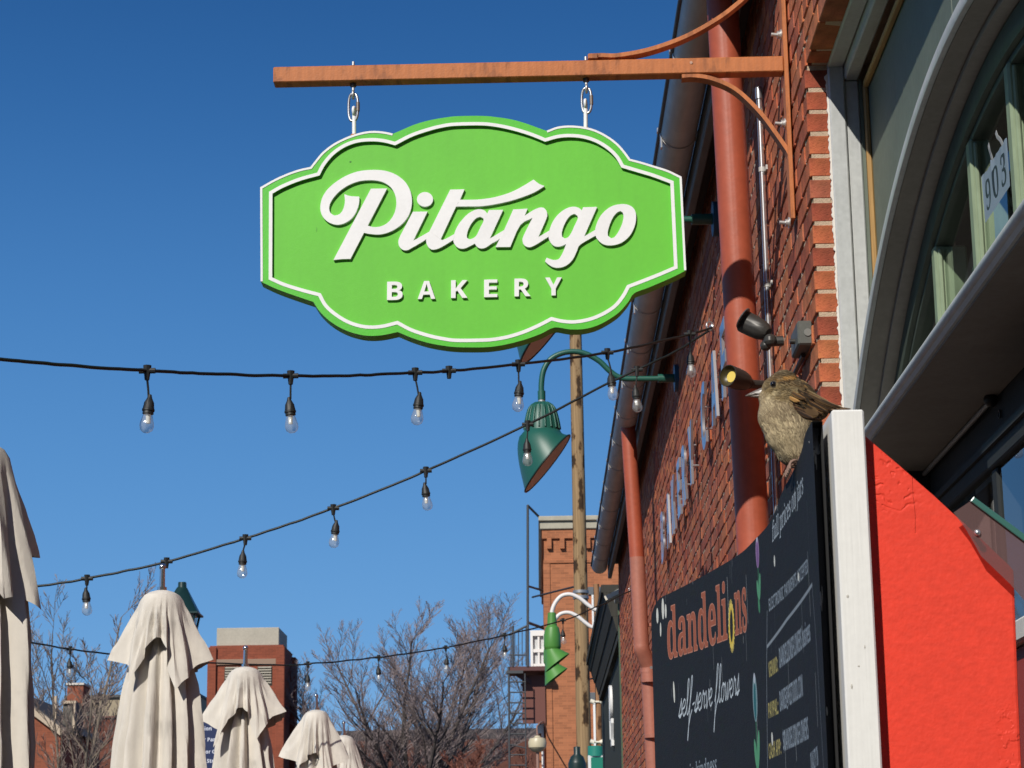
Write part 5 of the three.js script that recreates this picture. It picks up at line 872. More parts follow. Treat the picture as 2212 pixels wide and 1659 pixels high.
  umbrella(350, 1275, 'closed umbrella with the green lantern showing behind its right shoulder', [[4, 0.225, -0.28], [22, 0.12, -0.33], [36, 0.17, -0.36], [54, 0.15, -0.41], [64, 0.085, -0.32], [70, 0.12, -0.25], [80, 0.082, -0.205], [90, 0.115, -0.2], [101, 0.08, -0.205], [111, 0.12, -0.24], [120, 0.085, -0.28], [136, 0.175, -0.38], [152, 0.115, -0.31], [163, 0.15, -0.3], [176, 0.23, -0.28], [230, 0.12, -0.28], [290, 0.15, -0.34]], 2.7);
  umbrella(530, 1440, 'closed umbrella standing in front of the brick tower', [[6, 0.235, -0.235], [24, 0.125, -0.28], [40, 0.17, -0.31], [56, 0.15, -0.38], [66, 0.085, -0.3], [76, 0.125, -0.24], [88, 0.085, -0.22], [98, 0.125, -0.225], [110, 0.085, -0.24], [122, 0.13, -0.28], [142, 0.185, -0.42], [154, 0.12, -0.33], [174, 0.24, -0.27], [230, 0.12, -0.28], [300, 0.15, -0.33]], 4.1);
  umbrella(683, 1533, 'closed umbrella at the right of the row with a smaller one behind', [[4, 0.26, -0.33], [22, 0.13, -0.38], [40, 0.17, -0.42], [62, 0.14, -0.43], [72, 0.085, -0.33], [84, 0.125, -0.3], [96, 0.085, -0.295], [108, 0.13, -0.31], [122, 0.09, -0.34], [140, 0.17, -0.4], [156, 0.13, -0.35], [174, 0.275, -0.31], [220, 0.13, -0.3], [300, 0.15, -0.33]], 5.6);
  umbrella(742, 1588, 'smallest closed umbrella, farthest in the row', [[10, 0.2, -0.34], [50, 0.15, -0.42], [80, 0.1, -0.33], [140, 0.16, -0.36], [180, 0.2, -0.3], [250, 0.13, -0.3]], 6.9);
}

// ---------------------------------------------------------------- street lantern and blue direction sign behind the umbrellas
{
  const gm = mat([0.01, 0.035, 0.032], { rough: 0.4 }), c = atZ(394, 1258, 24), t = thing('street_lantern', 'dark green street lantern behind the second umbrella', 'street lamp', V(c.x, 0, c.z));
  const q = (r, y, k) => { const a = k * Math.PI / 2 + Math.PI / 4; return V(c.x + r * Math.cos(a), c.y + y, c.z + r * Math.sin(a)); };
  const pyr = (r0, y0, r1, y1) => { const g = plain(new THREE.CylinderGeometry(r1 * 1, r0, y1 - y0, 4)).rotateY(Math.PI / 4).translate(c.x, c.y + (y0 + y1) / 2, c.z); return g; };
  obj('roof', [pyr(0.27, -0.35, 0.07, -0.06), pyr(0.06, -0.06, 0.055, 0.0), bx(0.42, 0.025, 0.42, c.x, c.y - 0.36, c.z, 0.005)], gm, t);
  obj('lantern_frame', [0, 1, 2, 3].map((k) => rod(q(0.24, -0.37, k), q(0.13, -0.8, k), 0.013, 6)).concat([pyr(0.15, -0.86, 0.15, -0.8)]), gm, t);
  obj('lantern_glass', pyr(0.12, -0.8, 0.225, -0.375), glassPane([0.9, 0.9, 0.88], 0.2), t);
  obj('post', rod(V(c.x, 0, c.z), V(c.x, c.y - 0.86, c.z), 0.06, 16, 0.045), gm, t);
}
{
  const a = atZ(400, 1552, 20), b = atZ(482, 1552, 20), w = b.x - a.x, h = 1.0, t = thing('direction_sign', 'dark blue direction sign with white lines between two umbrellas', 'sign', V((a.x + b.x) / 2, 0, a.z));
  const cv = document.createElement('canvas'); cv.width = 256; cv.height = 704; const c = cv.getContext('2d'); c.fillStyle = '#0c2352'; c.fillRect(0, 0, 256, 704); c.fillStyle = '#d7dbe6'; c.font = 'bold 34px sans-serif';
  const y = (v) => (a.y - atZ(440, v, 20).y) / h * 704;
  for (const [s, v, x] of [['Station', 1578, 66], ['Pier Park', 1602, 78], ['Visitor Cent', 1628, 70], ['Thames Street', 1648, 16], ['Wharf', 1666, 22]]) c.fillText(s, x, y(v));
  const tx = new THREE.CanvasTexture(cv); tx.colorSpace = THREE.SRGBColorSpace;
  obj('panel_face', plain(new THREE.PlaneGeometry(w, h)).translate((a.x + b.x) / 2, a.y - h / 2, a.z + 0.0155), new THREE.MeshPhysicalMaterial({ map: tx, roughness: 0.5 }), t, { uv: false });
  obj('panel', bx(w, h, 0.03, (a.x + b.x) / 2, a.y - h / 2, a.z, 0.003), mat([0.01, 0.02, 0.08], { rough: 0.5 }), t);
  obj('post', [rod(V(a.x + 0.04, 0, a.z - 0.05), V(a.x + 0.04, a.y, a.z - 0.05), 0.03, 10)], mat([0.02, 0.025, 0.03], { rough: 0.5 }), t);
}

// ---------------------------------------------------------------- wooden poles
{
  const d = 45, top = atZ(1240, 560, d), foot = atZ(1262, 1659, d), t = thing('utility_pole', 'tall weathered wooden utility pole in front of the orange brick building', 'pole', V(foot.x, 0, -d));
  const pm = mat([0.42, 0.3, 0.17], { tex: 'pole', r: 1.4, ry: 0.45, rough: 0.9, bump: 'grain', br: 1.2, bs: 0.006 });
  obj('shaft', rod(V(foot.x + 0.0, 0, -d), top, 0.165, 24, 0.125), pm, t, { smoothN: 0.6 });
  const at = (y) => { const p = atZ(1252, y, d); p.x = foot.x + (top.x - foot.x) * p.y / top.y; p.z = -d; return p; };
  const band = mat([0.3, 0.31, 0.32], { metal: 0.6, rough: 0.5 });
  for (const y of [1279, 1291]) obj('steel_band', rod(at(y).add(V(0, -0.03, 0)), at(y).add(V(0, 0.03, 0)), 0.165, 20), band, t);
  obj('guy_wire', [rod(at(1264), atZ(1150, 1290, d + 6), 0.022, 6), rod(at(1470), atZ(1300, 1462, d + 1), 0.02, 6)], mat([0.03, 0.025, 0.02], { rough: 0.6 }), t);
}
{
  const d = 38, foot = atZ(1293, 1659, d), top = atZ(1288, 1262, d), t = thing('utility_pole', 'slim wooden pole with a green street sign, beside the tall pole', 'pole', V(foot.x, 0, -d));
  obj('shaft', rod(V(foot.x, 0, -d), top, 0.062, 14, 0.052), mat([0.42, 0.24, 0.13], { tex: 'pole', r: 1.4, ry: 0.6, rough: 0.9 }), t, { smoothN: 0.6 });
  const w = mat([0.75, 0.7, 0.56], { rough: 0.5 });
  for (const y of [1516, 1603]) { const p = atZ(1290, y, d - 0.06); obj('insulator', [rod(p.clone().add(V(-0.12, 0.02, 0)), p.clone().add(V(-0.05, -0.01, 0)), 0.04, 10), rod(p.clone().add(V(0.12, 0.02, 0)), p.clone().add(V(0.05, -0.01, 0)), 0.04, 10), rod(p.clone().add(V(-0.06, 0, 0)), p.clone().add(V(0.06, 0, 0)), 0.02, 8)], w, t); }
  const s0 = atZ(1270, 1632, d - 0.1), s1 = atZ(1306, 1632, d - 0.1), g = mat([0.012, 0.2, 0.13], { rough: 0.4 });
  obj('sign_cap', rod(atZ(1287, 1634, d), atZ(1287, 1612, d), 0.14, 16), mat([0.02, 0.22, 0.16], { rough: 0.4 }), t);
  const fr = obj('street_sign', bxr(s0.x, s1.x, s0.y - 0.5, s0.y, s0.z, s0.z - 0.02, 0.003), mat([0.7, 0.72, 0.7], { rough: 0.5 }), t); obj('sign_face', bxr(s0.x + 0.05, s1.x - 0.015, s0.y - 0.48, s0.y - 0.03, s0.z + 0.004, s0.z + 0.001), g, fr);
}
{ // dark lamp head low down beside the pole
  const c = atZ(1246, 1612, 34), t = thing('post_lamp', 'small dark lamp top at the foot of the utility pole', 'street lamp', V(c.x, 0, c.z)), m = mat([0.012, 0.03, 0.026], { rough: 0.4 });
  obj('lamp_cap', lathe([[0.001, 0], [0.05, -0.01], [0.05, -0.12], [0.1, -0.16], [0.13, -0.24], [0.14, -0.26], [0.14, -0.42], [0.1, -0.6], [0.05, -0.68], [0.001, -0.68]], 20).translate(c.x, c.y, c.z), m, t);
  obj('post', rod(V(c.x, 0, c.z), V(c.x, c.y - 0.66, c.z), 0.045, 12), m, t);
}

// ---------------------------------------------------------------- light green lamps and the dark shopfront past the hall
{
  const lg = mat([0.075, 0.24, 0.04], { rough: 0.45 }), wh = mat([0.78, 0.74, 0.7], { rough: 0.5 });
  const make = (d, label, dy, full) => {
    const D = 27, q = (x, y) => { const p = atZ(x, y, D); p.z = -d; return p.add(V(0, dy, 0)); };
    const t = thing('gooseneck_lamp', label, 'wall lamp', V(WX + 0.1, q(1307, 1319).y, -d), 'light green lamps on white arms');
    obj('arm', tube([[1325, 1318], [1306, 1318], [1286, 1317], [1272, 1308], [1250, 1291], [1232, 1284], [1214, 1287], [1201, 1300], [1193, 1318], [1192, 1334]].map(([x, y]) => q(x, y)), 0.026, 8, 70), wh, t);
    const c = q(1192, 1322), v = (y) => q(1192, y).y;
    obj('lamp_body', lathe([[0.001, v(1322)], [0.05, v(1324)], [0.062, v(1352)], [0.085, v(1356)], [0.105, v(1372)], [0.108, v(1398)], [0.09, v(1404)], [0.001, v(1404)]], 24).translate(c.x, 0, -d), lg, t, { smoothN: 0.5 });
    const P = [], n = 36, m = 6, tip = q(1178, 1452), hi = q(1230, 1412), rc = tip.clone().lerp(hi, 0.5), e1 = hi.clone().sub(tip).multiplyScalar(0.5), R = e1.length();
    const f = (a, s) => V(c.x + 0.09 * Math.cos(a), v(1402), -d + 0.09 * Math.sin(a)).lerp(rc.clone().addScaledVector(e1, Math.cos(a)).add(V(0, 0, R * Math.sin(a))), s);
    for (let i = 0; i < n; i++) for (let j = 0; j < m; j++) { const k = [[i, j], [i + 1, j], [i + 1, j + 1], [i, j + 1]].map(([a, b]) => f(a / n * 2 * Math.PI, b / m)); for (const e of [0, 1, 2, 0, 2, 3]) P.push(k[e]); }
    const g = new THREE.BufferGeometry().setFromPoints(P); g.computeVertexNormals(); obj('shade', g, lg, t, { smoothN: 0.8 });
    obj('arm_plate', rod(q(1320, 1318), q(1330, 1318), 0.09, 16), wh, t);
  };
  make(27, 'light green lamp on a curved white arm in front of the wooden pole', 0); make(28.8, 'light green lamp half hidden behind the nearer light green lamp', 0);
}
{
  const X0 = 0.86, N0 = 21.2, F0 = 29, t = thing('dark_shopfront', 'dark grey green shopfront with canopy just past the brick hall', 'building', V(X0, 0, -28));
  const put = (n, g, m) => obj(n, g, m, t), wallM = mat([0.06, 0.068, 0.06], { tex: 'mottle', r: 0.8, rough: 0.85, specularIntensity: 0.3 }), trim = mat([0.6, 0.56, 0.47], { rough: 0.6 }), greenM = mat([0.1, 0.14, 0.075], { tex: 'mottle', r: 1, rough: 0.6 }), metalM = mat([0.075, 0.072, 0.062], { tex: 'streak', r: 1.5, rough: 0.85, specularIntensity: 0.3 });
  put('wall', bxr(X0, 5, 0, 4.55, -N0 - 0.05, -F0), wallM);
  put('end_wall', bxr(X0 + 0.004, 5, 0, 4.5, -N0, -N0 - 0.05), greenM);
  // deep moulded cornice in bands, then the white trim at its near end
  const bands = [[[X0, 4.56], [0.655, 4.56], [0.655, 4.485], [X0, 4.485]], [[X0, 4.484], [0.672, 4.484], [0.7, 4.4], [X0, 4.4]], [[X0, 4.399], [0.708, 4.399], [0.75, 4.25], [X0, 4.25]], [[X0, 4.249], [0.76, 4.249], [0.8, 4.1], [X0, 4.1]], [[X0, 4.099], [0.81, 4.099], [0.81, 4.02], [X0, 4.02]]];
  for (const p of bands) put('cornice_band', slab([...p].reverse(), [], 7).translate(0, 0, -N0 - 7.1), metalM);
  put('corner_pilaster', bxr(X0 - 0.05, X0 + 0.25, 0, 4.4, -N0 + 0.02, -N0 - 0.06, 0.01), greenM);
  const e = 20.95; put('white_trim', beam(atZ(1311, 1294, e), atZ(1362, 1267, e - 0.1), 0.1, 0.045), trim);
  const l0 = atZ(1328, 1283, e), l1 = atZ(1368, 1298, e); put('white_ledge', bxr(l0.x, l1.x + 0.1, l1.y, l0.y, -e, -e - 0.2, 0.008), trim);
  const k0 = atZ(1342, 1320, e), k1 = atZ(1368, 1353, e); put('white_block', bxr(k0.x, k1.x + 0.05, k1.y, k0.y, -e, -e - 0.2, 0.008), trim);
  // white lettering on the fascia, seen almost edge on
  const tl = (ch, px, py, h) => { const p = atX(px, py, X0 - 0.03), g = plain(new TextGeometry(ch, { font, size: 0.55, depth: 0.03, curveSegments: 5, bevelEnabled: false })); g.computeBoundingBox(); const b2 = g.boundingBox; g.translate(-(b2.min.x + b2.max.x) / 2, -b2.min.y, 0).scale(h / (b2.max.y - b2.min.y) * 1.1, h / (b2.max.y - b2.min.y), 1).rotateY(-Math.PI / 2).translate(X0 - 0.004, p.y, p.z); return g; };
  put('fascia_letter', tl('P', 1319, 1596, 0.6), mat([0.8, 0.8, 0.79], { rough: 0.5 })); put('fascia_letter', tl('z', 1321, 1612, 0.3), mat([0.8, 0.8, 0.79], { rough: 0.5 }));
}

// ---------------------------------------------------------------- orange brick building with a fire escape
{
  const D = 60, fx = atZ(1177, 1300, D).x, topY = atZ(1200, 1117, D).y, t = thing('brick_building', 'orange brick corner building with pale cornice and iron fire escape', 'building', V(fx, 0, -D));
  const bm = mat([0.54, 0.22, 0.105], { tex: 'far', r: 0.42, ry: 0.47, rough: 0.9 }), stone = mat([0.52, 0.48, 0.37], { tex: 'mottle', r: 0.6, rough: 0.8 }), iron = mat([0.05, 0.052, 0.055], { rough: 0.6 }), whiteM = mat([0.8, 0.8, 0.78], { rough: 0.6 });
  const put = (n, g, m, o) => obj(n, g, m, t, o), y = (v) => atZ(1240, v, D).y, x = (v) => atZ(v, 1300, D).x;
  put('front_wall', bxr(fx, fx + 9, 0, topY - 0.45, -D, -D - 0.4), bm);
  put('side_wall', bxr(fx + 0.002, fx + 0.4, 0, topY - 0.45, -D - 0.401, -D - 14), bm);
  put('cornice', [bxr(fx - 0.14, fx + 9.1, topY - 0.14, topY, -D + 0.22, -D - 14.1, 0.02), bxr(fx - 0.1, fx + 9.1, topY - 0.36, topY - 0.141, -D + 0.14, -D - 14.1, 0.02)], stone);
  put('corbel_course', [bxr(fx - 0.05, fx + 9.05, topY - 0.62, topY - 0.361, -D + 0.08, -D - 14, 0.01), bxr(fx - 0.02, fx + 9.02, topY - 1.3, topY - 1.2, -D + 0.04, -D - 0.3, 0.01)], bm);
  for (let i = 0; i < 12; i++) put('corbel', bx(0.13, 0.3, 0.12, fx + 0.15 + i * 0.36, topY - 0.76, -D + 0.06, 0.01), bm);
  put('corner_pilaster', bxr(fx - 0.03, fx + 0.16, 0, topY - 1.3, -D + 0.03, -D - 0.25, 0.01), bm);
  // sash windows on the front
  for (const [vx0, vx1, vt, vb] of [[1278, 1302, 1286, 1424], [1276, 1304, 1514, 1700], [1330, 1362, 1286, 1424]]) {
    const a = x(vx0), b = x(vx1), yt = y(vt), yb = y(vb), m = (yt + yb) / 2, w = put('window', [bxr(a, b, yt - 0.1, yt, -D + 0.06, -D - 0.05), bxr(a, b, yb, yb + 0.12, -D + 0.06, -D - 0.05), bxr(a, a + 0.07, yb + 0.12, yt - 0.1, -D + 0.05, -D - 0.05), bxr(b - 0.07, b, yb + 0.12, yt - 0.1, -D + 0.05, -D - 0.05), bxr(a + 0.07, b - 0.07, m - 0.05, m + 0.05, -D + 0.045, -D - 0.05)], whiteM);
    obj('pane', bxr(a + 0.07, b - 0.07, yb + 0.12, yt - 0.1, -D + 0.02, -D + 0.004), mat([0.16, 0.2, 0.24], { rough: 0.08 }), w); obj('lintel', bxr(a - 0.1, b + 0.1, yt + 0.004, yt + 0.22, -D + 0.05, -D - 0.05, 0.01), mat([0.12, 0.13, 0.14], { rough: 0.7 }), w);
  }
  // shop bay low on the street side
  put('side_bay', bxr(fx - 0.22, fx, 0, y(1462), -D - 0.6, -D - 5), bm);
  put('bay_trim', [bxr(fx - 0.29, fx - 0.1, y(1580), y(1562), -D - 0.45, -D - 0.55), bxr(fx - 0.16, fx - 0.09, 0, y(1560), -D - 0.4, -D - 0.5)], whiteM);
  // white framed door on the fire escape landing
  const w0 = x(1144), w1 = x(1180);
  const dr = put('landing_door', [bxr(w0, w1, y(1364), y(1352), -D - 0.9, -D - 1.1), bxr(w0, w0 + 0.07, y(1438), y(1364), -D - 0.9, -D - 1.1), bxr(w1 - 0.09, w1, y(1438), y(1364), -D - 0.9, -D - 1.1), bxr(w0 + 0.07, w1 - 0.09, y(1400), y(1393), -D - 0.92, -D - 1.0), bxr((w0 + w1) / 2 - 0.025, (w0 + w1) / 2 + 0.025, y(1438), y(1364), -D - 0.93, -D - 1.0), bxr(w0 + 0.07, w1 - 0.09, y(1438), y(1425), -D - 0.92, -D - 1.0)], whiteM);
  obj('door_panel', bxr(w0 + 0.03, w1 - 0.05, y(1438), y(1358), -D - 1.02, -D - 1.08), mat([0.55, 0.56, 0.56], { rough: 0.4 }), dr);
}
{
  const D = 59.4, iron = mat([0.055, 0.058, 0.062], { rough: 0.55 }), brown = mat([0.1, 0.035, 0.03], { rough: 0.6 }), p = (x, y, dz = 0) => { const q = atZ(x, y, D); q.z -= dz; return q; };
  const t = thing('fire_escape', 'iron fire escape with ladder on the side of the orange brick building', 'fire escape', p(1140, 1440)), put = (n, g, m) => obj(n, g, m, t), r = 0.03;
  put('upright', rod(p(1140, 1440), p(1140, 1091), 0.035, 8), iron); put('upright', rod(p(1108, 1440), p(1108, 1352), r, 8), iron);
  put('top_stay', rod(p(1140, 1092), p(1180, 1119, 1), 0.035, 8), iron); put('cross_bar', rod(p(1140, 1266), p(1180, 1267, 1), r, 8), iron); put('cross_bar', rod(p(1141, 1345), p(1180, 1350, 1), 0.04, 8), iron);
  put('handrail', rod(p(1098, 1372), p(1142, 1350), r, 8), iron); put('handrail', rod(p(1100, 1415), p(1142, 1415), 0.02, 8), iron);
  for (let i = 0; i < 5; i++) put('baluster', rod(p(1104 + i * 8, 1438), p(1104 + i * 8, 1366 - i * 3), 0.014, 6), iron);
  put('platform', bxr(p(1097, 1440).x, p(1184, 1440).x, p(1100, 1450).y, p(1100, 1440).y, -D, -D - 1.4, 0.01), brown);
  put('brace', beam(p(1112, 1450, 0.3), p(1182, 1492, 0.8), 0.1, 0.12), brown); put('brace', beam(p(1128, 1470, 0.8), p(1182, 1530, 1.2), 0.08, 0.1), brown); put('lower_landing', bxr(p(1094, 1450).x, p(1130, 1450).x, p(1100, 1455).y, p(1100, 1449).y, -D + 0.05, -D - 0.3), iron);
  put('ladder_rail', rod(p(1101, 1700), p(1099, 1440), r, 8), iron); put('ladder_rail', rod(p(1137, 1700), p(1134, 1455), 0.02, 8), iron);
  for (let v = 1473, i = 0; v < 1700; v += 22.5, i++) put('rung', rod(p(1101, v), p(1136, v + (i === 6 ? 8 : 0)), 0.022, 6), iron);
  put('stair_panel', [bxr(p(1128, 1500).x, p(1178, 1500).x, p(1140, 1560).y, p(1140, 1455).y, -D - 0.5, -D - 0.56)], mat([0.16, 0.06, 0.045], { rough: 0.8 }));
}
{
  const c = atZ(1161, 1606, 55), t = thing('globe_lamp', 'pale round globe lamp on the street side of the brick building', 'wall lamp', c.clone()), m = mat([0.55, 0.48, 0.32], { rough: 0.4 });
  obj('globe', lathe([[0.001, 0.2], [0.06, 0.19], [0.09, 0.15], [0.2, 0.12], [0.235, 0.03], [0.22, -0.1], [0.14, -0.19], [0.05, -0.22], [0.001, -0.22]], 24).translate(c.x, c.y, c.z), m, t, { smoothN: 0.6 });
  obj('lamp_arm', [tube([V(c.x, c.y + 0.2, c.z), V(c.x - 0.01, c.y + 0.42, c.z), V(c.x + 0.1, c.y + 0.55, c.z - 0.3), V(c.x + 0.3, c.y + 0.5, c.z - 5)], 0.02, 6, 24), rod(V(c.x, 0, c.z), V(c.x, c.y - 0.2, c.z), 0.04, 10)], mat([0.3, 0.17, 0.13], { rough: 0.6 }), t);
}

// ---------------------------------------------------------------- brick tower
{
  const D = 85, x = (v) => atZ(v, 1450, D).x, y = (v) => atZ(535, v, D).y, t = thing('brick_tower', 'square red brick tower with pale stone cap beyond the umbrellas', 'tower', V(x(535), 0, -D - 1.5));
  const bm = mat([0.34, 0.095, 0.05], { tex: 'far', r: 0.42, ry: 0.47, rough: 0.9 }), st = mat([0.55, 0.5, 0.4], { tex: 'mottle', r: 0.5, rough: 0.85 }), put = (n, g, m) => obj(n, g, m, t);
  const a = x(452), b = x(612), dp = 3.1;
  put('shaft', bxr(a, b, 0, y(1394), -D, -D - dp, 0.02), bm); put('stone_cap', bxr(a + 0.25, b - 0.2, y(1394) + 0.002, y(1355), -D - 0.12, -D - dp + 0.15, 0.02), st);
  put('corner_pier', bxr(a - 0.06, a + 0.28, 0, y(1398), -D + 0.12, -D - 0.3, 0.02), bm); put('corner_pier', bxr(b - 0.28, b + 0.06, 0, y(1398), -D + 0.12, -D - 0.3, 0.02), bm); put('rear_pier', bxr(b + 0.001, b + 0.2, 0, y(1406), -D - dp + 0.6, -D - dp - 0.2, 0.02), bm);
  put('string_course', bxr(a + 0.28, b - 0.28, y(1436), y(1424), -D + 0.08, -D - 0.1, 0.01), mat([0.3, 0.2, 0.14], { rough: 0.8 }));
  for (const v of [485, 556]) { const l = put('louvre_opening', bxr(x(v), x(v + 32), y(1482), y(1440), -D + 0.012, -D - 0.2), mat([0.05, 0.045, 0.035], { rough: 0.9 })); for (let i = 0; i < 7; i++) obj('louvre', bx(x(v + 32) - x(v) - 0.06, 0.05, 0.06, (x(v) + x(v + 32)) / 2, y(1480) + 0.08 + i * 0.1, -D + 0.03), st, l); }
}

// ---------------------------------------------------------------- houses at the left
{
  const D = 66, x = (v) => atZ(v, 1560, D).x, y = (v) => atZ(120, v, D).y, t = thing('brick_house', 'small brick house with dormer and chimney at the left edge', 'house', V(x(100), 0, -D));
  const bm = mat([0.36, 0.12, 0.065], { tex: 'far', r: 0.42, ry: 0.47, rough: 0.9 }), st = mat([0.5, 0.4, 0.29], { rough: 0.8 }), dk = mat([0.05, 0.05, 0.05], { rough: 0.7 }), put = (n, g, m) => obj(n, g, m, t);
  put('gable_wall', slab([[x(20), 0], [x(132), 0], [x(132), y(1582)], [x(92), y(1552)], [x(20), y(1500)]], [], 6).translate(0, 0, -D - 6), bm);
  put('verge', beam(V(x(20), y(1496), -D + 0.05), V(x(138), y(1584), -D + 0.05), 0.3, 0.2), st);
  put('roof_slope', slab([[x(138), y(1580)], [x(20), y(1492)], [x(20), y(1486)], [x(146), y(1578)]], [], 5.8).translate(0, 0, -D - 6), dk);
  const c = put('chimney', bxr(x(112), x(148), y(1520), y(1467), -D - 2, -D - 3), bm); obj('chimney_cap', bxr(x(110), x(150), y(1467) + 0.004, y(1462), -D - 1.95, -D - 3.05), mat([0.6, 0.56, 0.5], { rough: 0.8 }), c);
  const dm = put('dormer', bxr(x(116), x(144), y(1570), y(1508), -D - 1.2, -D - 2.4), mat([0.12, 0.11, 0.09], { rough: 0.7 })); obj('dormer_trim', [bxr(x(116), x(146), y(1513), y(1507), -D - 1.1, -D - 1.25), bxr(x(140), x(145), y(1568), y(1514), -D - 1.1, -D - 1.25), bxr(x(98), x(103), y(1552), y(1496), -D - 1.1, -D - 1.25)], st, dm);
}
{
  const D = 110, x = (v) => atZ(v, 1560, D).x, y = (v) => atZ(200, v, D).y, t = thing('stone_building', 'low beige building with flat roof behind the left tree', 'building', V(x(200), 0, -D));
  obj('wall', bxr(x(140), x(430), 0, y(1508), -D, -D - 8), mat([0.44, 0.36, 0.24], { tex: 'mottle', r: 0.2, rough: 0.9 }), t); obj('parapet', bxr(x(138), x(432), y(1508) + 0.005, y(1502), -D + 0.15, -D - 8.2), mat([0.09, 0.09, 0.085], { rough: 0.8 }), t);
  for (const v of [187, 262, 330]) obj('pilaster', bxr(x(v), x(v + 9), 0, y(1512), -D + 0.1, -D - 0.1), mat([0.07, 0.075, 0.06], { rough: 0.9 }), t);
}
{
  const D = 98, x = (v) => atZ(v, 1600, D).x, y = (v) => atZ(300, v, D).y, t = thing('brick_row', 'low dull red brick row below the beige building', 'building', V(x(220), 0, -D));
  obj('wall', bxr(x(150), x(470), 0, y(1550), -D, -D - 6), mat([0.2, 0.075, 0.05], { tex: 'far', r: 0.42, ry: 0.47, rough: 0.9 }), t); obj('coping', bxr(x(148), x(472), y(1550) + 0.004, y(1546), -D + 0.1, -D - 6.1), mat([0.16, 0.07, 0.05], { rough: 0.9 }), t);
}
{
  const D = 120, x = (v) => atZ(v, 1560, D).x, y = (v) => atZ(800, v, D).y, t = thing('brick_terrace', 'long dark red terrace behind the big bare tree', 'building', V(x(900), 0, -D));
  obj('wall', bxr(x(690), x(1180), 0, y(1600), -D, -D - 8), mat([0.16, 0.065, 0.045], { tex: 'far', r: 0.42, ry: 0.47, rough: 0.9 }), t); obj('roof', [slab([[x(685), y(1600)], [x(1185), y(1600)], [x(1180), y(1575)], [x(690), y(1575)]], [], 6).translate(0, 0, -D - 7)], mat([0.07, 0.06, 0.06], { rough: 0.9 }), t);
}

// ---------------------------------------------------------------- bare winter trees
function bareTree(name, label, x, d, o) {
  seed = o.seed; const base = V(x, 0, -d), t = thing(name, label, 'tree', base, 'bare winter trees'), out = { trunk: [], crown: [], twigs: [] };
  const seg = (a, b, r0, r1, n, arr) => {                        // open tapered prism from a to b
    const w = b.clone().sub(a).normalize(), u = (Math.abs(w.y) < 0.9 ? V(0, 1, 0) : V(1, 0, 0)).cross(w).normalize(), v = w.clone().cross(u);
    for (let i = 0; i < n; i++) {
      const c = [i, i + 1].map((k) => { const q = k / n * 2 * Math.PI; return [Math.cos(q), Math.sin(q)]; }), P = (p, r, [m, l]) => [p.x + r * (u.x * m + v.x * l), p.y + r * (u.y * m + v.y * l), p.z + r * (u.z * m + v.z * l)];
      const A = P(a, r0, c[0]), B = P(a, r0, c[1]), C = P(b, r1, c[1]), D = P(b, r1, c[0]); arr.push(...A, ...B, ...C, ...A, ...C, ...D);
    }
  };
  const grow = (p, dir, len, r, lv) => {
    const n = lv === 3 ? 3 : lv === 2 ? 5 : 8, arr = lv === 0 ? out.crown : lv === 1 ? out.crown : out.twigs; let q = p.clone(); const w = dir.clone();
    for (let i = 0; i < n; i++) {
      w.add(V(rr(-0.11, 0.11), rr(-0.02, 0.09) + o.lift, rr(-0.11, 0.11))).normalize(); const e = q.clone().addScaledVector(w, len / n), r0 = Math.max(o.min, r * (1 - 0.75 * i / n)), r1 = Math.max(o.min, r * (1 - 0.75 * (i + 1) / n));
      seg(q, e, r0, r1, lv === 0 ? 7 : lv === 1 ? 5 : 3, arr); q = e;
      if (lv < o.levels && (i > 0 || lv > 0)) for (let k = 0; k < (rnd() < o.dense ? 2 : 1); k++) { const a = rnd() * 2 * Math.PI, s = V(Math.cos(a), 0, Math.sin(a)); grow(q.clone(), w.clone().addScaledVector(s, rr(0.5, 0.95)).normalize(), len * rr(0.34, 0.5) * (1 - 0.45 * i / n), r1 * 0.55, lv + 1); }
    }
  };
  const fork = base.clone().add(V(o.lean * o.fork, o.fork, 0)); let q = base.clone();
  for (let i = 1; i <= 5; i++) { const e = base.clone().lerp(fork, i / 5).add(i < 5 ? V(rr(-0.04, 0.04), 0, rr(-0.04, 0.04)) : V()); seg(q, e, o.r * (1.25 - 0.06 * i), o.r * (1.19 - 0.06 * i), 12, out.trunk); q = e; }
  for (const [a, tilt, len] of o.limbs) { const s = Math.sin(tilt), w = V(s * Math.cos(a), Math.cos(tilt), s * Math.sin(a)); grow(fork.clone().add(V(0, rr(-0.5, 0.1), 0)), w, len, o.r * 0.62, 0); }
  const geo = (a) => { const g = new THREE.BufferGeometry(); g.setAttribute('position', new THREE.Float32BufferAttribute(a, 3)); g.computeVertexNormals(); return g; };
  const bm = mat(o.bark, { tex: 'grain', r: 1, rough: 0.9 });
  obj('trunk', geo(out.trunk), bm, t); stuff(obj('crown', geo(out.crown), bm, t)); if (out.twigs.length) stuff(obj('twigs', geo(out.twigs), mat(o.twig, { rough: 0.9 }), t));
}
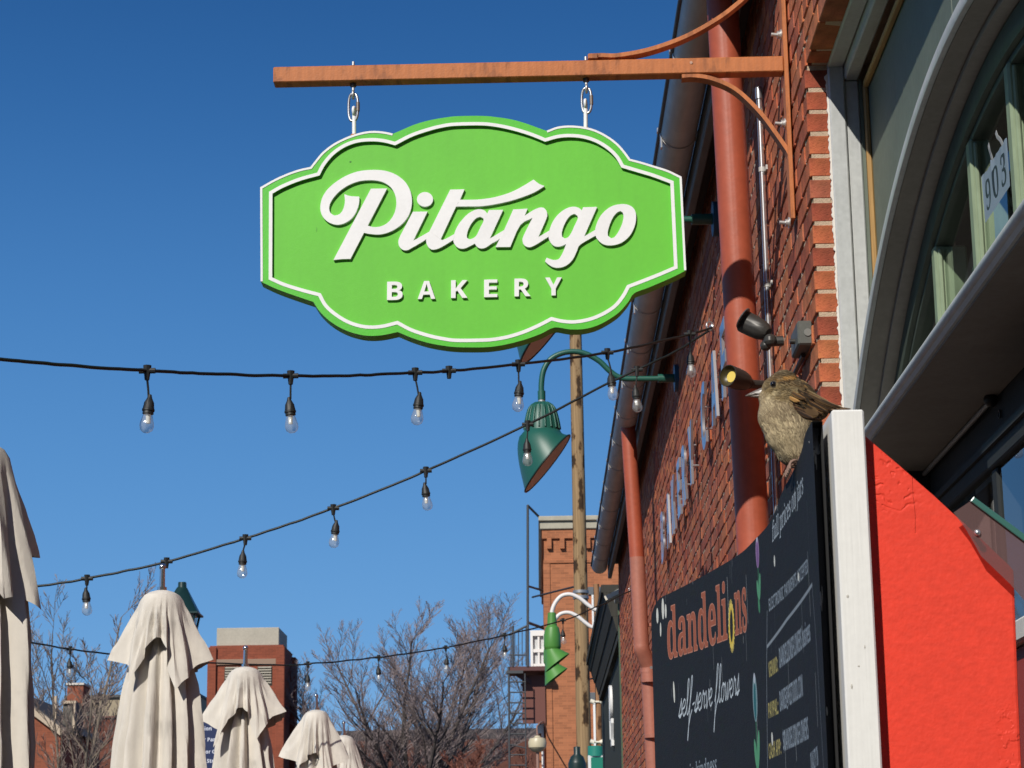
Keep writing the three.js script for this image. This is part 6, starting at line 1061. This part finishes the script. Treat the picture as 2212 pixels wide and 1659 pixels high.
{
  const X = (v, d) => atZ(v, 1600, d).x, fan = (n, tilt, len, sd) => { seed = sd; return Array.from({ length: n }, (_, i) => [i / n * 2 * Math.PI + rr(-0.3, 0.3), tilt * rr(0.35, 1.1), len * rr(0.82, 1.08)]); };
  bareTree('bare_tree', 'big round bare tree in the middle, behind the farthest string lights', X(892, 88), 88, { seed: 21, fork: 4.6, lean: 0, r: 0.2, limbs: fan(14, 0.95, 7.7, 5), lift: 0.012, levels: 3, dense: 0.62, min: 0.0075, bark: [0.14, 0.115, 0.105], twig: [0.25, 0.2, 0.195] });
  bareTree('bare_tree', 'pale thin bare tree at the left, in front of the beige building', X(140, 58), 58, { seed: 35, fork: 2.9, lean: 0.16, r: 0.11, limbs: [[0.1, 0.16, 6.2], [3.0, 0.3, 4.6], [0.0, 0.85, 3.6], [1.5, 0.5, 4.4], [4.5, 0.4, 4.6]], lift: 0.02, levels: 3, dense: 0.1, min: 0.008, bark: [0.3, 0.24, 0.18], twig: [0.24, 0.18, 0.15] });
  bareTree('bare_tree', 'slender bare tree at the far left edge behind the nearest umbrella', X(92, 72), 72, { seed: 47, fork: 4.5, lean: 0.02, r: 0.13, limbs: [[0.4, 0.12, 6.4], [3.3, 0.4, 5], [2, 0.5, 5], [5.2, 0.45, 5]], lift: 0.03, levels: 3, dense: 0.15, min: 0.009, bark: [0.2, 0.17, 0.14], twig: [0.22, 0.18, 0.155] });
  bareTree('bare_tree', 'low reddish bare tree right of the big tree, beside the ladder', X(1030, 76), 76, { seed: 58, fork: 1.6, lean: 0, r: 0.14, limbs: fan(9, 0.9, 4.6, 8), lift: 0.01, levels: 3, dense: 0.6, min: 0.011, bark: [0.12, 0.055, 0.04], twig: [0.21, 0.08, 0.055] });
  bareTree('bare_tree', 'low brown bare tree beneath the big round tree', X(850, 80), 80, { seed: 63, fork: 1.5, lean: 0, r: 0.14, limbs: fan(9, 1.0, 4.8, 9), lift: 0.01, levels: 3, dense: 0.6, min: 0.011, bark: [0.11, 0.07, 0.055], twig: [0.2, 0.1, 0.08] });
  bareTree('bare_tree', 'dense low bare tree in front of the dull red brick row', X(215, 70), 70, { seed: 71, fork: 1.2, lean: 0, r: 0.12, limbs: fan(9, 1.0, 3.9, 10), lift: 0.01, levels: 3, dense: 0.55, min: 0.01, bark: [0.13, 0.09, 0.07], twig: [0.19, 0.1, 0.08] });
  bareTree('bare_tree', 'low dark bare tree just right of the smallest umbrella', X(745, 84), 84, { seed: 83, fork: 1.4, lean: 0, r: 0.13, limbs: fan(8, 1.0, 4.2, 12), lift: 0.01, levels: 3, dense: 0.5, min: 0.011, bark: [0.1, 0.07, 0.06], twig: [0.18, 0.1, 0.085] });
}

renderer.render(scene, camera);
